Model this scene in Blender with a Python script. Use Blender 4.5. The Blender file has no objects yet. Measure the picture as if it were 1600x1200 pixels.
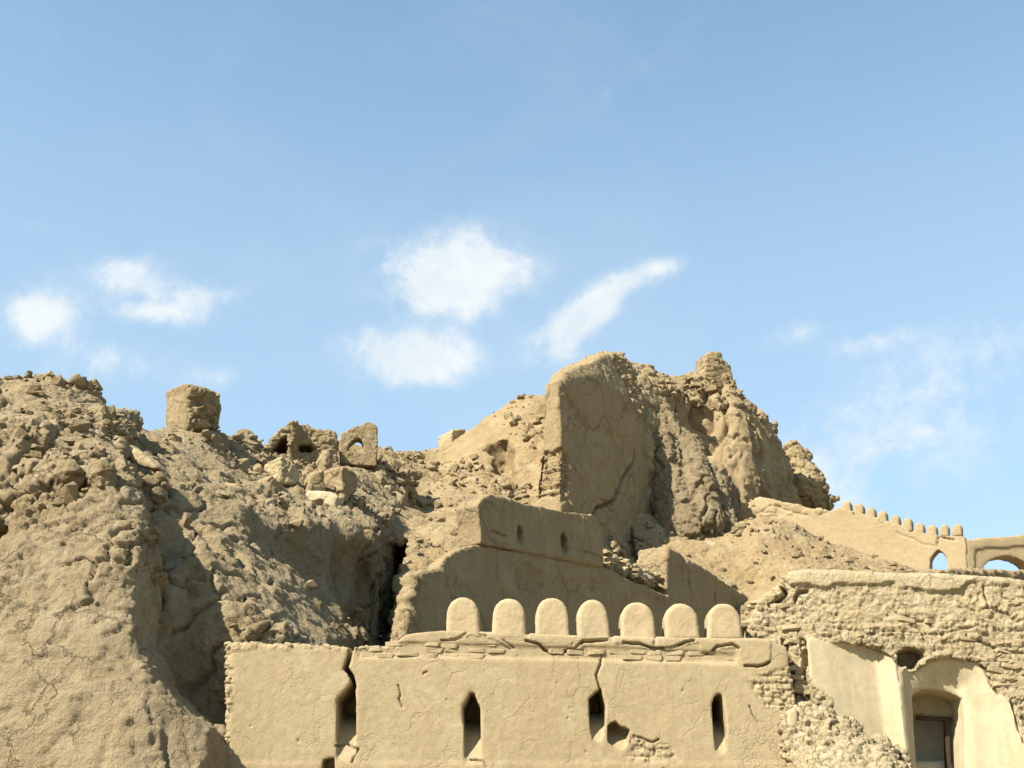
import bpy, math, random
import numpy as np
from math import radians, sin, cos, tan, pi

# ------------------------------------------------------------------ camera, sky, sun, exposure
scene = bpy.context.scene
COL = scene.collection
FPX = 1700.0                      # focal length in pixels of a 1600 px wide frame
PITCH = radians(22.0)
CAMZ = 1.6
cam_d = bpy.data.cameras.new('camera'); cam = bpy.data.objects.new('camera', cam_d); COL.objects.link(cam)
cam.location = (0, 0, CAMZ); cam.rotation_euler = (pi / 2 + PITCH, 0, 0)
cam_d.sensor_width = 36.0; cam_d.lens = 36.0 * FPX / 1600.0; cam_d.clip_end = 5000.0; cam_d.clip_start = 0.1
scene.camera = cam
scene.render.resolution_x, scene.render.resolution_y = 1024, 768

SUN_H = np.array([-0.77, -0.64]); SUN_H /= np.linalg.norm(SUN_H)   # horizontal direction towards the sun
SUN_EL = radians(43.0)
sun_d = bpy.data.lights.new('sun', 'SUN'); sun_d.energy = 5.0; sun_d.angle = radians(0.53); sun_d.color = (1.0, 0.94, 0.85)
sun = bpy.data.objects.new('sun', sun_d); COL.objects.link(sun)
from mathutils import Vector
sdir = Vector((SUN_H[0] * cos(SUN_EL), SUN_H[1] * cos(SUN_EL), sin(SUN_EL)))
sun.rotation_euler = sdir.to_track_quat('Z', 'Y').to_euler(); sun.location = (0, 0, 60)

world = bpy.data.worlds.new('World'); scene.world = world; world.use_nodes = True
wt = world.node_tree; wt.nodes.clear()
def wn(t, **kw):
    n = wt.nodes.new(t)
    for k, v in kw.items(): setattr(n, k, v)
    return n
def wl(a, b): wt.links.new(a, b)
w_out = wn('ShaderNodeOutputWorld'); w_bg = wn('ShaderNodeBackground'); w_bg.inputs['Strength'].default_value = 0.0855
sky = wn('ShaderNodeTexSky', sky_type='NISHITA'); sky.sun_disc = False
sky.sun_elevation = SUN_EL; sky.sun_rotation = math.atan2(SUN_H[0], SUN_H[1])
sky.air_density = 1.0; sky.dust_density = 1.0; sky.ozone_density = 1.0; sky.altitude = 1000
def pix_dir(px, py):
    xc = (px - 800) / FPX; yc = (600 - py) / FPX
    v = np.array([xc, cos(PITCH) - yc * sin(PITCH), sin(PITCH) + yc * cos(PITCH)])
    return v
def wmath(op, a, b=None, clamp=False):
    n = wn('ShaderNodeMath', operation=op); n.use_clamp = clamp
    for i, v in enumerate((a, b)):
        if v is None: continue
        if isinstance(v, (int, float)): n.inputs[i].default_value = v
        else: wl(v, n.inputs[i])
    return n.outputs[0]
tc = wn('ShaderNodeTexCoord'); DIR0 = tc.outputs['Generated']
wz = wn('ShaderNodeTexNoise'); wz.inputs['Scale'].default_value = 9.0; wz.inputs['Detail'].default_value = 5.0; wz.inputs['Roughness'].default_value = 0.55; wl(DIR0, wz.inputs['Vector'])
wsub = wn('ShaderNodeVectorMath', operation='SUBTRACT'); wl(wz.outputs['Color'], wsub.inputs[0]); wsub.inputs[1].default_value = (.5, .5, .5)
wmad = wn('ShaderNodeVectorMath', operation='MULTIPLY_ADD'); wl(wsub.outputs[0], wmad.inputs[0]); wmad.inputs[1].default_value = (.035, .035, .035); wl(DIR0, wmad.inputs[2])
DIRV = wmad.outputs[0]
# clouds: soft puffs given by a direction, two widths and a tilt, broken up with noise
nz = wn('ShaderNodeTexNoise'); nz.inputs['Scale'].default_value = 14.0; nz.inputs['Detail'].default_value = 6.0; nz.inputs['Roughness'].default_value = 0.62
wl(DIRV, nz.inputs['Vector'])
nz2 = wn('ShaderNodeTexNoise'); nz2.inputs['Scale'].default_value = 60.0; nz2.inputs['Detail'].default_value = 5.0; nz2.inputs['Roughness'].default_value = 0.65
wl(DIRV, nz2.inputs['Vector'])
PUFFS = [  # px, py, half-width px, half-height px, tilt, strength
    (690, 420, 78, 46, 0.0, 1.25), (760, 405, 62, 40, -.1, .95), (700, 470, 80, 26, .05, .75), (632, 562, 70, 32, 0.0, 1.35), (672, 548, 50, 26, -.1, .6), (640, 592, 60, 20, 0, .5),
    (886, 520, 50, 27, .2, 1.15), (920, 498, 46, 24, .3, .6), (935, 475, 62, 25, .42, .95), (1005, 432, 50, 18, .42, .75), (860, 555, 40, 18, .2, .4), (68, 492, 46, 28, 0.05, 1.25), (208, 436, 38, 22, .1, .95),
    (235, 492, 56, 13, .05, .85), (308, 470, 40, 18, .2, .85), (190, 562, 75, 26, 0.0, .42), (340, 592, 55, 20, .3, .34), (1260, 520, 70, 16, .2, .45), (1360, 530, 60, 15, .12, .55), (1100, 455, 30, 10, .2, .3),
    (1420, 640, 230, 70, .55, .42), (1300, 700, 120, 55, .4, .28), (1010, 100, 110, 18, .6, .2), (600, 380, 60, 14, .2, .18), (60, 350, 60, 14, 0, .2), (60, 570, 100, 40, 0, .18), (180, 470, 150, 50, 0, .16), (380, 420, 160, 60, .1, .12), (1450, 720, 300, 110, .3, .22)]
acc = None
for (px, py, hw, hh, tl, st) in PUFFS:
    d = pix_dir(px, py); d /= np.linalg.norm(d)
    r = np.cross(d, [0, 0, 1.]); r /= np.linalg.norm(r); u = np.cross(r, d)
    r2 = r * cos(tl) + u * sin(tl); u2 = -r * sin(tl) + u * cos(tl)
    def dot(vec, s):
        n = wn('ShaderNodeVectorMath', operation='DOT_PRODUCT'); wl(DIRV, n.inputs[0]); n.inputs[1].default_value = tuple(vec * s); return n.outputs['Value']
    fa = 1 / (1 + (py - 600) ** 2 / FPX ** 2 + (px - 800) ** 2 / FPX ** 2) ** .5
    a = dot(r2, FPX / (hw * fa * 1.15)); b = dot(u2, FPX / (hh * fa * 1.15)); c = dot(d, 1.0)
    q = wmath('ADD', wmath('MULTIPLY', a, a), wmath('MULTIPLY', b, b))
    front = wmath('GREATER_THAN', c, 0.0)
    g = wmath('MULTIPLY', wmath('EXPONENT', wmath('MULTIPLY', q, -1.0)), wmath('MULTIPLY', front, st))
    acc = g if acc is None else wmath('ADD', acc, g)
# thin cirrus over the whole sky, the same in every direction
nz3 = wn('ShaderNodeTexNoise'); nz3.inputs['Scale'].default_value = 3.2; nz3.inputs['Detail'].default_value = 7.0; nz3.inputs['Roughness'].default_value = 0.6; nz3.inputs['Distortion'].default_value = .5
wl(DIRV, nz3.inputs['Vector'])
cir = wmath('MULTIPLY', wmath('SUBTRACT', nz3.outputs['Fac'], 0.5, True), 0.55)
nn = wmath('ADD', wmath('MULTIPLY', wmath('SUBTRACT', nz.outputs['Fac'], 0.5), 3.1), wmath('MULTIPLY', wmath('SUBTRACT', nz2.outputs['Fac'], 0.5), 1.25))
shaped = wmath('ADD', acc, wmath('MULTIPLY', nn, wmath('MINIMUM', wmath('MULTIPLY', acc, 1.6), 0.8)))
mr = wn('ShaderNodeMapRange', interpolation_type='SMOOTHSTEP'); wl(shaped, mr.inputs['Value'])
mr.inputs['From Min'].default_value = 0.03; mr.inputs['From Max'].default_value = 1.25
fac = wmath('ADD', wmath('MULTIPLY', mr.outputs['Result'], 0.93), cir, True)
gam = wn('ShaderNodeGamma'); gam.inputs['Gamma'].default_value = 0.75; wl(sky.outputs['Color'], gam.inputs['Color'])
tint = wn('ShaderNodeMix', data_type='RGBA', blend_type='MULTIPLY'); tint.inputs['Factor'].default_value = 1.0
wl(gam.outputs['Color'], tint.inputs['A']); tint.inputs['B'].default_value = (1.18, 1.56, 1.63, 1)
haze = wn('ShaderNodeMix', data_type='RGBA')     # milky veil of desert air, thicker towards the horizon all round
sxyz = wn('ShaderNodeSeparateXYZ'); wl(DIR0, sxyz.inputs[0])
hz = wn('ShaderNodeMapRange', interpolation_type='SMOOTHSTEP'); wl(sxyz.outputs['Z'], hz.inputs['Value']); hz.inputs['From Min'].default_value = .72; hz.inputs['From Max'].default_value = .36; hz.inputs['To Min'].default_value = .10; hz.inputs['To Max'].default_value = .52
wl(hz.outputs['Result'], haze.inputs['Factor'])
wl(tint.outputs['Result'], haze.inputs['A']); haze.inputs['B'].default_value = (2.85, 3.75, 4.6, 1)
mix = wn('ShaderNodeMix', data_type='RGBA'); wl(fac, mix.inputs['Factor']); wl(haze.outputs['Result'], mix.inputs['A']); cshade = wn('ShaderNodeMix', data_type='RGBA'); cmr = wn('ShaderNodeMapRange'); wl(nz.outputs['Fac'], cmr.inputs['Value']); cmr.inputs['From Min'].default_value = .38; cmr.inputs['From Max'].default_value = .62; wl(cmr.outputs['Result'], cshade.inputs['Factor']); cshade.inputs['A'].default_value = (3.7, 4.15, 4.5, 1); cshade.inputs['B'].default_value = (4.45, 4.7, 4.75, 1); wl(cshade.outputs['Result'], mix.inputs['B'])
wl(mix.outputs['Result'], w_bg.inputs['Color']); wl(w_bg.outputs[0], w_out.inputs[0])

vs = scene.view_settings; vs.view_transform = 'Standard'; vs.look = 'None'; vs.exposure = 1.3; vs.gamma = 1.0; vs.use_curve_mapping = False
scene.render.engine = 'CYCLES'

# ------------------------------------------------------------------ numeric helpers
RNG = np.random.default_rng(7); random.seed(7)
TAB = RNG.random((64, 64, 64), dtype=np.float32) * 2 - 1
JIT = RNG.random((64, 64, 64, 3), dtype=np.float32)
def vnoise(P):
    P = np.asarray(P, np.float32); i = np.floor(P).astype(np.int32); f = P - i; u = f * f * (3 - 2 * f)
    x0, y0, z0 = (i[:, 0] & 63), (i[:, 1] & 63), (i[:, 2] & 63); x1, y1, z1 = (x0 + 1) & 63, (y0 + 1) & 63, (z0 + 1) & 63
    ux, uy, uz = u[:, 0], u[:, 1], u[:, 2]
    def L(a, b, t): return a + (b - a) * t
    a = L(L(TAB[x0, y0, z0], TAB[x1, y0, z0], ux), L(TAB[x0, y1, z0], TAB[x1, y1, z0], ux), uy)
    b = L(L(TAB[x0, y0, z1], TAB[x1, y0, z1], ux), L(TAB[x0, y1, z1], TAB[x1, y1, z1], ux), uy)
    return L(a, b, uz)
def fbm(P, freq, octs=4, gain=.5, off=0.0):
    P = np.asarray(P, np.float32) * freq + off; a = 1.0; s = 0; t = 0
    for _ in range(octs):
        s = s + a * vnoise(P); t += a; a *= gain; P = P * 2.03 + 17.3
    return s / t
def worley(P, freq):
    """F1, F2, a random value of the nearest cell, and a random tilt across it"""
    P = np.asarray(P, np.float32) * freq; out1 = np.empty(len(P), np.float32); out2 = out1.copy(); rid = out1.copy(); tl = out1.copy()
    for s in range(0, len(P), 200000):
        p = P[s:s + 200000]; i = np.floor(p).astype(np.int32); f1 = np.full(len(p), 9., np.float32); f2 = f1.copy(); r = np.zeros(len(p), np.float32); tv = r.copy()
        for dx in (-1, 0, 1):
            for dy in (-1, 0, 1):
                for dz in (-1, 0, 1):
                    c = i + (dx, dy, dz); a, b, e = c[:, 0] & 63, c[:, 1] & 63, c[:, 2] & 63
                    v = c + JIT[a, b, e] - p; d = (v ** 2).sum(1); nr = d < f1; tv = np.where(nr, (v * (JIT[e, a, b] - .5)).sum(1), tv)
                    f2 = np.where(nr, f1, np.minimum(f2, d)); r = np.where(nr, TAB[a, b, e], r); f1 = np.where(nr, d, f1)
        out1[s:s + 200000] = np.sqrt(f1); out2[s:s + 200000] = np.sqrt(f2); rid[s:s + 200000] = r; tl[s:s + 200000] = tv
    return out1, out2, rid, tl
def sstep(a, b, x):
    t = np.clip((x - a) / (b - a), 0, 1); return t * t * (3 - 2 * t)
def smax(a, b, k):
    h = np.clip(.5 + .5 * (a - b) / k, 0, 1); return b + (a - b) * h + k * h * (1 - h)
def smin(a, b, k): return -smax(-a, -b, k)
def poly_sdf(poly, X, Y):
    """signed distance (negative inside) to a polygon"""
    poly = np.asarray(poly, np.float32); d = np.full(X.shape, 1e9, np.float32); ins = np.zeros(X.shape, bool); n = len(poly)
    for i in range(n):
        ax, ay = poly[i]; bx, by = poly[(i + 1) % n]; ex, ey = bx - ax, by - ay; L = ex * ex + ey * ey + 1e-12
        t = np.clip(((X - ax) * ex + (Y - ay) * ey) / L, 0, 1)
        d = np.minimum(d, (X - ax - t * ex) ** 2 + (Y - ay - t * ey) ** 2)
        if ay != by:
            c = ((ay > Y) != (by > Y)) & (X < (bx - ax) * (Y - ay) / (by - ay) + ax); ins ^= c
    d = np.sqrt(d); return np.where(ins, -d, d)
def line_dist(pts, X, Y):
    d = np.full(X.shape, 1e9, np.float32)
    for (ax, ay), (bx, by) in zip(pts[:-1], pts[1:]):
        ex, ey = bx - ax, by - ay; L = ex * ex + ey * ey + 1e-12
        t = np.clip(((X - ax) * ex + (Y - ay) * ey) / L, 0, 1); d = np.minimum(d, (X - ax - t * ex) ** 2 + (Y - ay - t * ey) ** 2)
    return np.sqrt(d)
def at(px, py, Y):
    v = pix_dir(px, py); t = Y / v[1]; return np.array([v[0] * t, Y, CAMZ + v[2] * t])

class Frame:
    """vertical plane through the point seen at px at depth Y, running along angle theta; local axes u (along), w (behind), z (up)"""
    def __init__(s, px, Y, theta):
        th = radians(theta); s.d = np.array([cos(th), sin(th)]); s.b = np.array([-sin(th), cos(th)])
        v = pix_dir(px, 900); s.P = np.array([(px - 800) / FPX / v[1] * Y, Y]); s.ang = th
    def uz(s, px, py, w=0.0):
        v = pix_dir(px, py); n = s.b; t = (s.P @ n + w) / (v[:2] @ n); q = v[:2] * t - s.P
        return (float(q @ s.d), float(CAMZ + v[2] * t))
    def poly(s, pts, w=0.0): return [s.uz(a, b, w) for a, b in pts]
    def world(s, V):
        V = np.asarray(V); out = np.empty_like(V); out[:, 0] = s.P[0] + V[:, 0] * s.d[0] + V[:, 1] * s.b[0]
        out[:, 1] = s.P[1] + V[:, 0] * s.d[1] + V[:, 1] * s.b[1]; out[:, 2] = V[:, 2]; return out
class WorldFrame:
    def world(s, V): return np.asarray(V)
WF = WorldFrame()

def surface_nets(f, o, h):
    ins = f < 0; nx, ny, nz_ = f.shape
    cnt = np.zeros((nx - 1, ny - 1, nz_ - 1), np.int8)
    for a in (0, 1):
        for b in (0, 1):
            for c in (0, 1): cnt += ins[a:nx - 1 + a, b:ny - 1 + b, c:nz_ - 1 + c]
    act = (cnt > 0) & (cnt < 8); I, J, K = np.nonzero(act); n = len(I)
    idx = np.full(act.shape, -1, np.int32); idx[I, J, K] = np.arange(n)
    cv = {(a, b, c): f[I + a, J + b, K + c] for a in (0, 1) for b in (0, 1) for c in (0, 1)}
    S = np.zeros((n, 3), np.float32); m = np.zeros(n, np.float32)
    for ax in range(3):
        for p in (0, 1):
            for q in (0, 1):
                k0 = [p, q]; k0.insert(ax, 0); k1 = [p, q]; k1.insert(ax, 1); k0 = tuple(k0); k1 = tuple(k1)
                a, b = cv[k0], cv[k1]; cr = (a < 0) != (b < 0); t = np.where(cr, a / np.where(cr, a - b, 1), 0)
                pt = np.tile(np.array(k0, np.float32), (n, 1)); pt[:, ax] = t; S += pt * cr[:, None]; m += cr
    V = (S / m[:, None] + np.stack([I, J, K], 1)) * h + np.asarray(o, np.float32)
    quads = []
    for ax in range(3):
        sl0 = [slice(1, -1)] * 3; sl1 = [slice(1, -1)] * 3; sl0[ax] = slice(0, -1); sl1[ax] = slice(1, None)
        a = ins[tuple(sl0)]; b = ins[tuple(sl1)]; e = a != b
        ii = np.stack(np.nonzero(e), 1); o1, o2 = [k for k in range(3) if k != ax]
        base = ii.copy(); base[:, o1] += 1; base[:, o2] += 1
        def cell(d1, d2):
            c = base.copy(); c[:, o1] -= d1; c[:, o2] -= d2; return idx[c[:, 0], c[:, 1], c[:, 2]]
        q = np.stack([cell(1, 1), cell(0, 1), cell(0, 0), cell(1, 0)], 1)
        inside_first = a[tuple(ii.T)]; flip = inside_first if ax != 1 else ~inside_first
        q = np.where(flip[:, None], q, q[:, ::-1]); quads.append(q)
    Q = np.concatenate(quads); Q = Q[(Q >= 0).all(1)]
    return V.astype(np.float64), Q
def subdiv(V, Q):
    n = len(V); e = np.concatenate([Q[:, [0, 1]], Q[:, [1, 2]], Q[:, [2, 3]], Q[:, [3, 0]]]); es = np.sort(e, 1)
    key = es[:, 0].astype(np.int64) * n + es[:, 1]; uk, inv = np.unique(key, return_inverse=True)
    mid = (V[uk // n] + V[uk % n]) / 2; fc = V[Q].mean(1); m = len(Q)
    E = inv.reshape(4, m).T + n; F = np.arange(m) + n + len(uk)
    Q2 = np.concatenate([np.stack([Q[:, k], E[:, k], F, E[:, k - 1]], 1) for k in range(4)])
    return np.concatenate([V, mid, fc]), Q2
def vnormals(V, Q):
    N = np.zeros_like(V); fn = np.cross(V[Q[:, 2]] - V[Q[:, 0]], V[Q[:, 3]] - V[Q[:, 1]])
    for k in range(4):
        for c in range(3): N[:, c] += np.bincount(Q[:, k], fn[:, c], len(V))
    return N / (np.linalg.norm(N, axis=1, keepdims=True) + 1e-12)
def mesh_obj(name, V, Q, mat, parent=None, smooth=True):
    me = bpy.data.meshes.new(name); V = np.asarray(V, np.float32); Q = np.asarray(Q, np.int32); k = Q.shape[1]
    me.vertices.add(len(V)); me.vertices.foreach_set('co', V.ravel()); me.loops.add(Q.size); me.loops.foreach_set('vertex_index', Q.ravel())
    me.polygons.add(len(Q)); me.polygons.foreach_set('loop_start', np.arange(0, Q.size, k, dtype=np.int32))
    me.polygons.foreach_set('use_smooth', np.full(len(Q), smooth)); me.update(calc_edges=True)
    me.materials.append(mat); o = bpy.data.objects.new(name, me); COL.objects.link(o)
    if parent is not None: o.location = -parent.location
    if parent is not None: o.parent = parent
    return o
def tag(o, label=None, cat=None, group=None, kind=None):
    if label: o['label'] = label
    if cat: o['category'] = cat
    if group: o['group'] = group
    if kind: o['kind'] = kind
    return o
def empty(name, loc=(0, 0, 0)):
    o = bpy.data.objects.new(name, None); COL.objects.link(o); o.empty_display_size = .3; return o

CLOUD = []      # surface points kept for scattering rubble: (name, points, normals)
def build(name, frame, lo, hi, h, sdf, mat, low=None, disp=None, sub=1, parent=None, keep=False, band=.7):
    """voxel a solid: sdf(U,W,Z) on broadcast axes, low(P)->offset added near the surface, then subdivide and displace by disp(P,N,L)"""
    lo = np.asarray(lo, float); hi = np.asarray(hi, float); n = np.ceil((hi - lo) / h).astype(int) + 1
    ax = [lo[k] + h * np.arange(n[k]) for k in range(3)]
    U = ax[0][:, None, None].astype(np.float32); W = ax[1][None, :, None].astype(np.float32); Z = ax[2][None, None, :].astype(np.float32)
    f = np.broadcast_to(sdf(U, W, Z), tuple(n)).astype(np.float32).copy()
    if low is not None:
        I = np.nonzero(np.abs(f) < band); P = np.stack([ax[k][I[k]] for k in range(3)], 1)
        f[I] += low(frame.world(P))
    f[0] = f[-1] = 1; f[:, 0] = f[:, -1] = 1; f[:, :, 0] = f[:, :, -1] = 1
    V, Q = surface_nets(f, lo, h)
    Wd = frame.world(V)                                   # faces turned well away from the viewer's side stay coarse
    fn = np.cross(Wd[Q[:, 2]] - Wd[Q[:, 0]], Wd[Q[:, 3]] - Wd[Q[:, 1]]); fc = Wd[Q].mean(1)
    to = np.array([0, 0, CAMZ]) - fc; cs = (fn * to).sum(1) / (np.linalg.norm(fn, axis=1) * np.linalg.norm(to, axis=1) + 1e-9)
    dy = np.maximum(fc[:, 1] * cos(PITCH) + (fc[:, 2] - CAMZ) * sin(PITCH), .1)     # and so does what lies far outside the view
    ppx = fc[:, 0] / dy * FPX; ppy = (fc[:, 1] * sin(PITCH) - (fc[:, 2] - CAMZ) * cos(PITCH)) / dy * FPX
    vis = (cs > -.30) & (np.abs(ppx) < 900) & (ppy < 660)
    Qb = Q[~vis]; Qf = Q[vis]
    used = np.unique(Qf); re = np.full(len(V), -1); re[used] = np.arange(len(used)); Vf = V[used]; Qf = re[Qf]
    for _ in range(sub): Vf, Qf = subdiv(Vf, Qf)
    L = Vf; Vw = frame.world(Vf)
    N = vnormals(Vw, Qf)
    if disp is not None: Vw = Vw + N * disp(Vw, N, L)[:, None]
    if keep: CLOUD.append((name, Vw, vnormals(Vw, Qf)))
    ub = np.unique(Qb); rb = np.full(len(V), -1); rb[ub] = np.arange(len(ub)) + len(Vw)
    return mesh_obj(name, np.concatenate([Vw, Wd[ub]]), np.concatenate([Qf, rb[Qb]]), mat, parent)

def tps(pts, vals, lam=1e-3):
    pts = np.asarray(pts, float); n = len(pts)
    def k(r2): return np.where(r2 > 1e-12, .5 * r2 * np.log(r2 + 1e-12), 0)
    D = ((pts[:, None] - pts[None]) ** 2).sum(2); A = np.zeros((n + 3, n + 3)); A[:n, :n] = k(D) + lam * np.eye(n) * n
    A[:n, n] = 1; A[:n, n + 1:] = pts; A[n, :n] = 1; A[n + 1:, :n] = pts.T
    c = np.linalg.solve(A, np.concatenate([vals, [0, 0, 0]]))
    def ev(X, Z):
        sh = np.broadcast_shapes(X.shape, Z.shape); x = np.broadcast_to(X, sh).ravel().astype(float); z = np.broadcast_to(Z, sh).ravel().astype(float)
        out = c[n] + c[n + 1] * x + c[n + 2] * z
        for i in range(n): out += c[i] * k((x - pts[i, 0]) ** 2 + (z - pts[i, 1]) ** 2)
        return out.reshape(sh)
    return ev
def relief(name, anchors, crest, h, yback, mat, xlim, zlo, low, disp, keep=True, sub=1, back_slope=.15, cuts=(), adds=(), ymin=None, sm=.25, parent=None):
    A = np.array([at(*a) for a in anchors]); C = np.array([at(*c) for c in crest]); C = C[np.argsort(C[:, 0])]
    S = tps(A[:, [0, 2]], A[:, 1]); ylo = ymin if ymin is not None else A[:, 1].min() - .6
    zhi = C[:, 2].max() + .6; lo = (xlim[0], ylo, zlo); hi = (xlim[1], yback, zhi)
    def sdf(X, Y, Z):
        s = S(X, Z).astype(np.float32); s = np.clip(s, ylo + .1, yback + 2)
        gx = np.gradient(s, axis=0) / h if s.shape[0] > 1 else 0; gz = np.gradient(s, axis=2) / h
        g = 1 / np.sqrt(1 + np.minimum(gx * gx + gz * gz, 9))
        f1 = (s - Y) * g
        T = np.interp(X[:, 0, 0], C[:, 0], C[:, 2]).astype(np.float32)[:, None, None]; YC = np.interp(X[:, 0, 0], C[:, 0], C[:, 1]).astype(np.float32)[:, None, None]
        gt = np.gradient(T[:, 0, 0]) / h; gt = (1 / np.sqrt(1 + gt * gt))[:, None, None].astype(np.float32)
        f2 = (Z - T + back_slope * np.maximum(Y - YC, 0)) * gt
        f = smax(f1, f2, sm)
        f = np.maximum(f, Y - (yback - .3)); f = np.maximum(f, np.maximum(xlim[0] + .15 - X, X - (xlim[1] - .15)))
        for a in adds: f = smin(f, a(X, Y, Z), .12)
        for c in cuts: f = np.maximum(f, -c(X, Y, Z))
        return f
    return build(name, WF, lo, hi, h, sdf, mat, low, disp, sub, parent, keep)

# ------------------------------------------------------------------ materials
def mud(name, c1, c2, c3=None, scale=1.0, bump=.5, straw=0.0, streak=0.0, rough=.95, fine=1.0, clod=0.0, crack=0.0, cscale=1.0):
    """earth: two tones in broad patches, finer mottling, specks, grain bump"""
    c1, c2, c3 = [None if c is None else (c[0] * .71, c[1] * .70, c[2] * .66) for c in (c1, c2, c3)]
    m = bpy.data.materials.new(name); m.use_nodes = True; t = m.node_tree; b = t.nodes['Principled BSDF']; b.inputs['Roughness'].default_value = rough
    b.inputs['Specular IOR Level'].default_value = .12
    N = t.nodes.new; Lk = t.links.new
    geo = N('ShaderNodeNewGeometry'); pos = geo.outputs['Position']
    def noise(sc, det=5, ro=.6, vec=pos, dist=0):
        n = N('ShaderNodeTexNoise'); n.inputs['Scale'].default_value = sc; n.inputs['Detail'].default_value = det; n.inputs['Roughness'].default_value = ro; n.inputs['Distortion'].default_value = dist
        Lk(vec, n.inputs['Vector']); return n.outputs['Fac']
    def ramp(v, a, bb):
        r = N('ShaderNodeMapRange'); r.inputs['From Min'].default_value = a; r.inputs['From Max'].default_value = bb; Lk(v, r.inputs['Value']); return r.outputs['Result']
    def mixc(f, a, bb, mode='MIX'):
        x = N('ShaderNodeMix'); x.data_type = 'RGBA'; x.blend_type = mode
        if isinstance(f, float): x.inputs['Factor'].default_value = f
        else: Lk(f, x.inputs['Factor'])
        for key, v in (('A', a), ('B', bb)):
            if isinstance(v, tuple): x.inputs[key].default_value = v + (1,)
            else: Lk(v, x.inputs[key])
        return x.outputs['Result']
    col = mixc(ramp(noise(.55 * scale, 6, .65, dist=.4), .36, .64), c1, c2)
    if c3: col = mixc(ramp(noise(1.7 * scale, 5, .6), .52, .72), col, c3)
    g = ramp(noise(9 * scale, 6, .7), .25, .75); x = N('ShaderNodeMapRange'); Lk(g, x.inputs['Value']); x.inputs['To Min'].default_value = .84; x.inputs['To Max'].default_value = 1.12
    cmb = N('ShaderNodeCombineXYZ'); [Lk(x.outputs['Result'], cmb.inputs[i]) for i in range(3)]
    col = mixc(1.0, col, cmb.outputs[0], 'MULTIPLY')
    if streak > 0:
        mp = N('ShaderNodeMapping'); mp.inputs['Scale'].default_value = (5.5, 5.5, .55); Lk(pos, mp.inputs['Vector'])
        s = ramp(noise(1.0, 4, .6, mp.outputs[0], .3), .45, .75); f = N('ShaderNodeMath'); f.operation = 'MULTIPLY'; Lk(s, f.inputs[0]); f.inputs[1].default_value = streak
        col = mixc(f.outputs[0], col, tuple(v * .62 for v in c1))
    if straw > 0:
        vo = N('ShaderNodeTexVoronoi'); vo.inputs['Scale'].default_value = 26; mp = N('ShaderNodeMapping'); mp.inputs['Scale'].default_value = (1, 1, .38); Lk(pos, mp.inputs['Vector']); Lk(mp.outputs[0], vo.inputs['Vector'])
        s = ramp(vo.outputs['Distance'], .16, .05); f = N('ShaderNodeMath'); f.operation = 'MULTIPLY'; Lk(s, f.inputs[0]); f.inputs[1].default_value = straw
        col = mixc(f.outputs[0], col, tuple(v * .45 for v in c1))
    Lk(col, b.inputs['Base Color'])
    bn = noise(22 * fine, 5, .74); bv = noise(85 * fine, 2, .7)
    vo = N('ShaderNodeTexVoronoi'); vo.feature = 'F1'; vo.inputs['Scale'].default_value = 13 * fine; vo.inputs['Detail'].default_value = 1.0; wv = N('ShaderNodeMixRGB'); wv.inputs['Fac'].default_value = .08; nv = N('ShaderNodeTexNoise'); nv.inputs['Scale'].default_value = 9 * fine; nv.inputs['Detail'].default_value = 1; Lk(pos, nv.inputs['Vector']); Lk(pos, wv.inputs[1]); Lk(nv.outputs['Color'], wv.inputs[2]); Lk(wv.outputs[0], vo.inputs['Vector'])
    def mad(x, k, y):
        ad = N('ShaderNodeMath'); ad.operation = 'MULTIPLY_ADD'; Lk(x, ad.inputs[0]); ad.inputs[1].default_value = k; Lk(y, ad.inputs[2]); return ad.outputs[0]
    hgt = mad(bv, .35, bn)
    if clod: hgt = mad(vo.outputs['Distance'], -clod, hgt)
    if crack:
        wn_ = N('ShaderNodeTexNoise'); wn_.inputs['Scale'].default_value = 2.2 * cscale; wn_.inputs['Detail'].default_value = 6; wn_.inputs['Roughness'].default_value = .65; Lk(pos, wn_.inputs['Vector'])
        wx = N('ShaderNodeVectorMath'); wx.operation = 'MULTIPLY_ADD'; Lk(wn_.outputs['Color'], wx.inputs[0]); wx.inputs[1].default_value = (.55 / cscale,) * 3; Lk(pos, wx.inputs[2])
        ve = N('ShaderNodeTexVoronoi'); ve.feature = 'DISTANCE_TO_EDGE'; ve.inputs['Scale'].default_value = 1.25 * cscale; Lk(wx.outputs[0], ve.inputs['Vector'])
        line = ramp(ve.outputs['Distance'], .022, .004); msk = ramp(noise(.9 * cscale, 3, .6), .46, .60); mm = N('ShaderNodeMath'); mm.operation = 'MULTIPLY'; Lk(line, mm.inputs[0]); Lk(msk, mm.inputs[1]); mm.use_clamp = True
        hgt = mad(mm.outputs[0], -crack, hgt)
    bp = N('ShaderNodeBump'); bp.inputs['Strength'].default_value = min(1.0, bump); bp.inputs['Distance'].default_value = .05 / fine * max(1.0, bump); Lk(hgt, bp.inputs['Height']); Lk(bp.outputs[0], b.inputs['Normal'])
    return m
M_PLASTER = mud('straw_plaster', (.46, .365, .22), (.42, .325, .19), (.49, .40, .25), bump=.5, straw=.36, streak=.22, clod=.1, fine=1.7, crack=1.2, cscale=1.3)
M_MERLON = mud('fresh_straw_plaster', (.52, .41, .25), (.48, .375, .225), (.54, .43, .27), bump=.4, straw=.25, streak=.12, fine=1.6)
M_RUB = mud('rubble_earth', (0.409, 0.322, 0.196), (0.348, 0.261, 0.144), (0.470, 0.383, 0.248), scale=1.3, bump=.95, fine=.8, clod=.6)
M_BUTT = mud('buttress_earth', (0.414, 0.326, 0.202), (0.370, 0.282, 0.163), (0.466, 0.378, 0.251), scale=1.1, bump=1.0, fine=1.2, clod=.4, crack=3.2)
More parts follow.
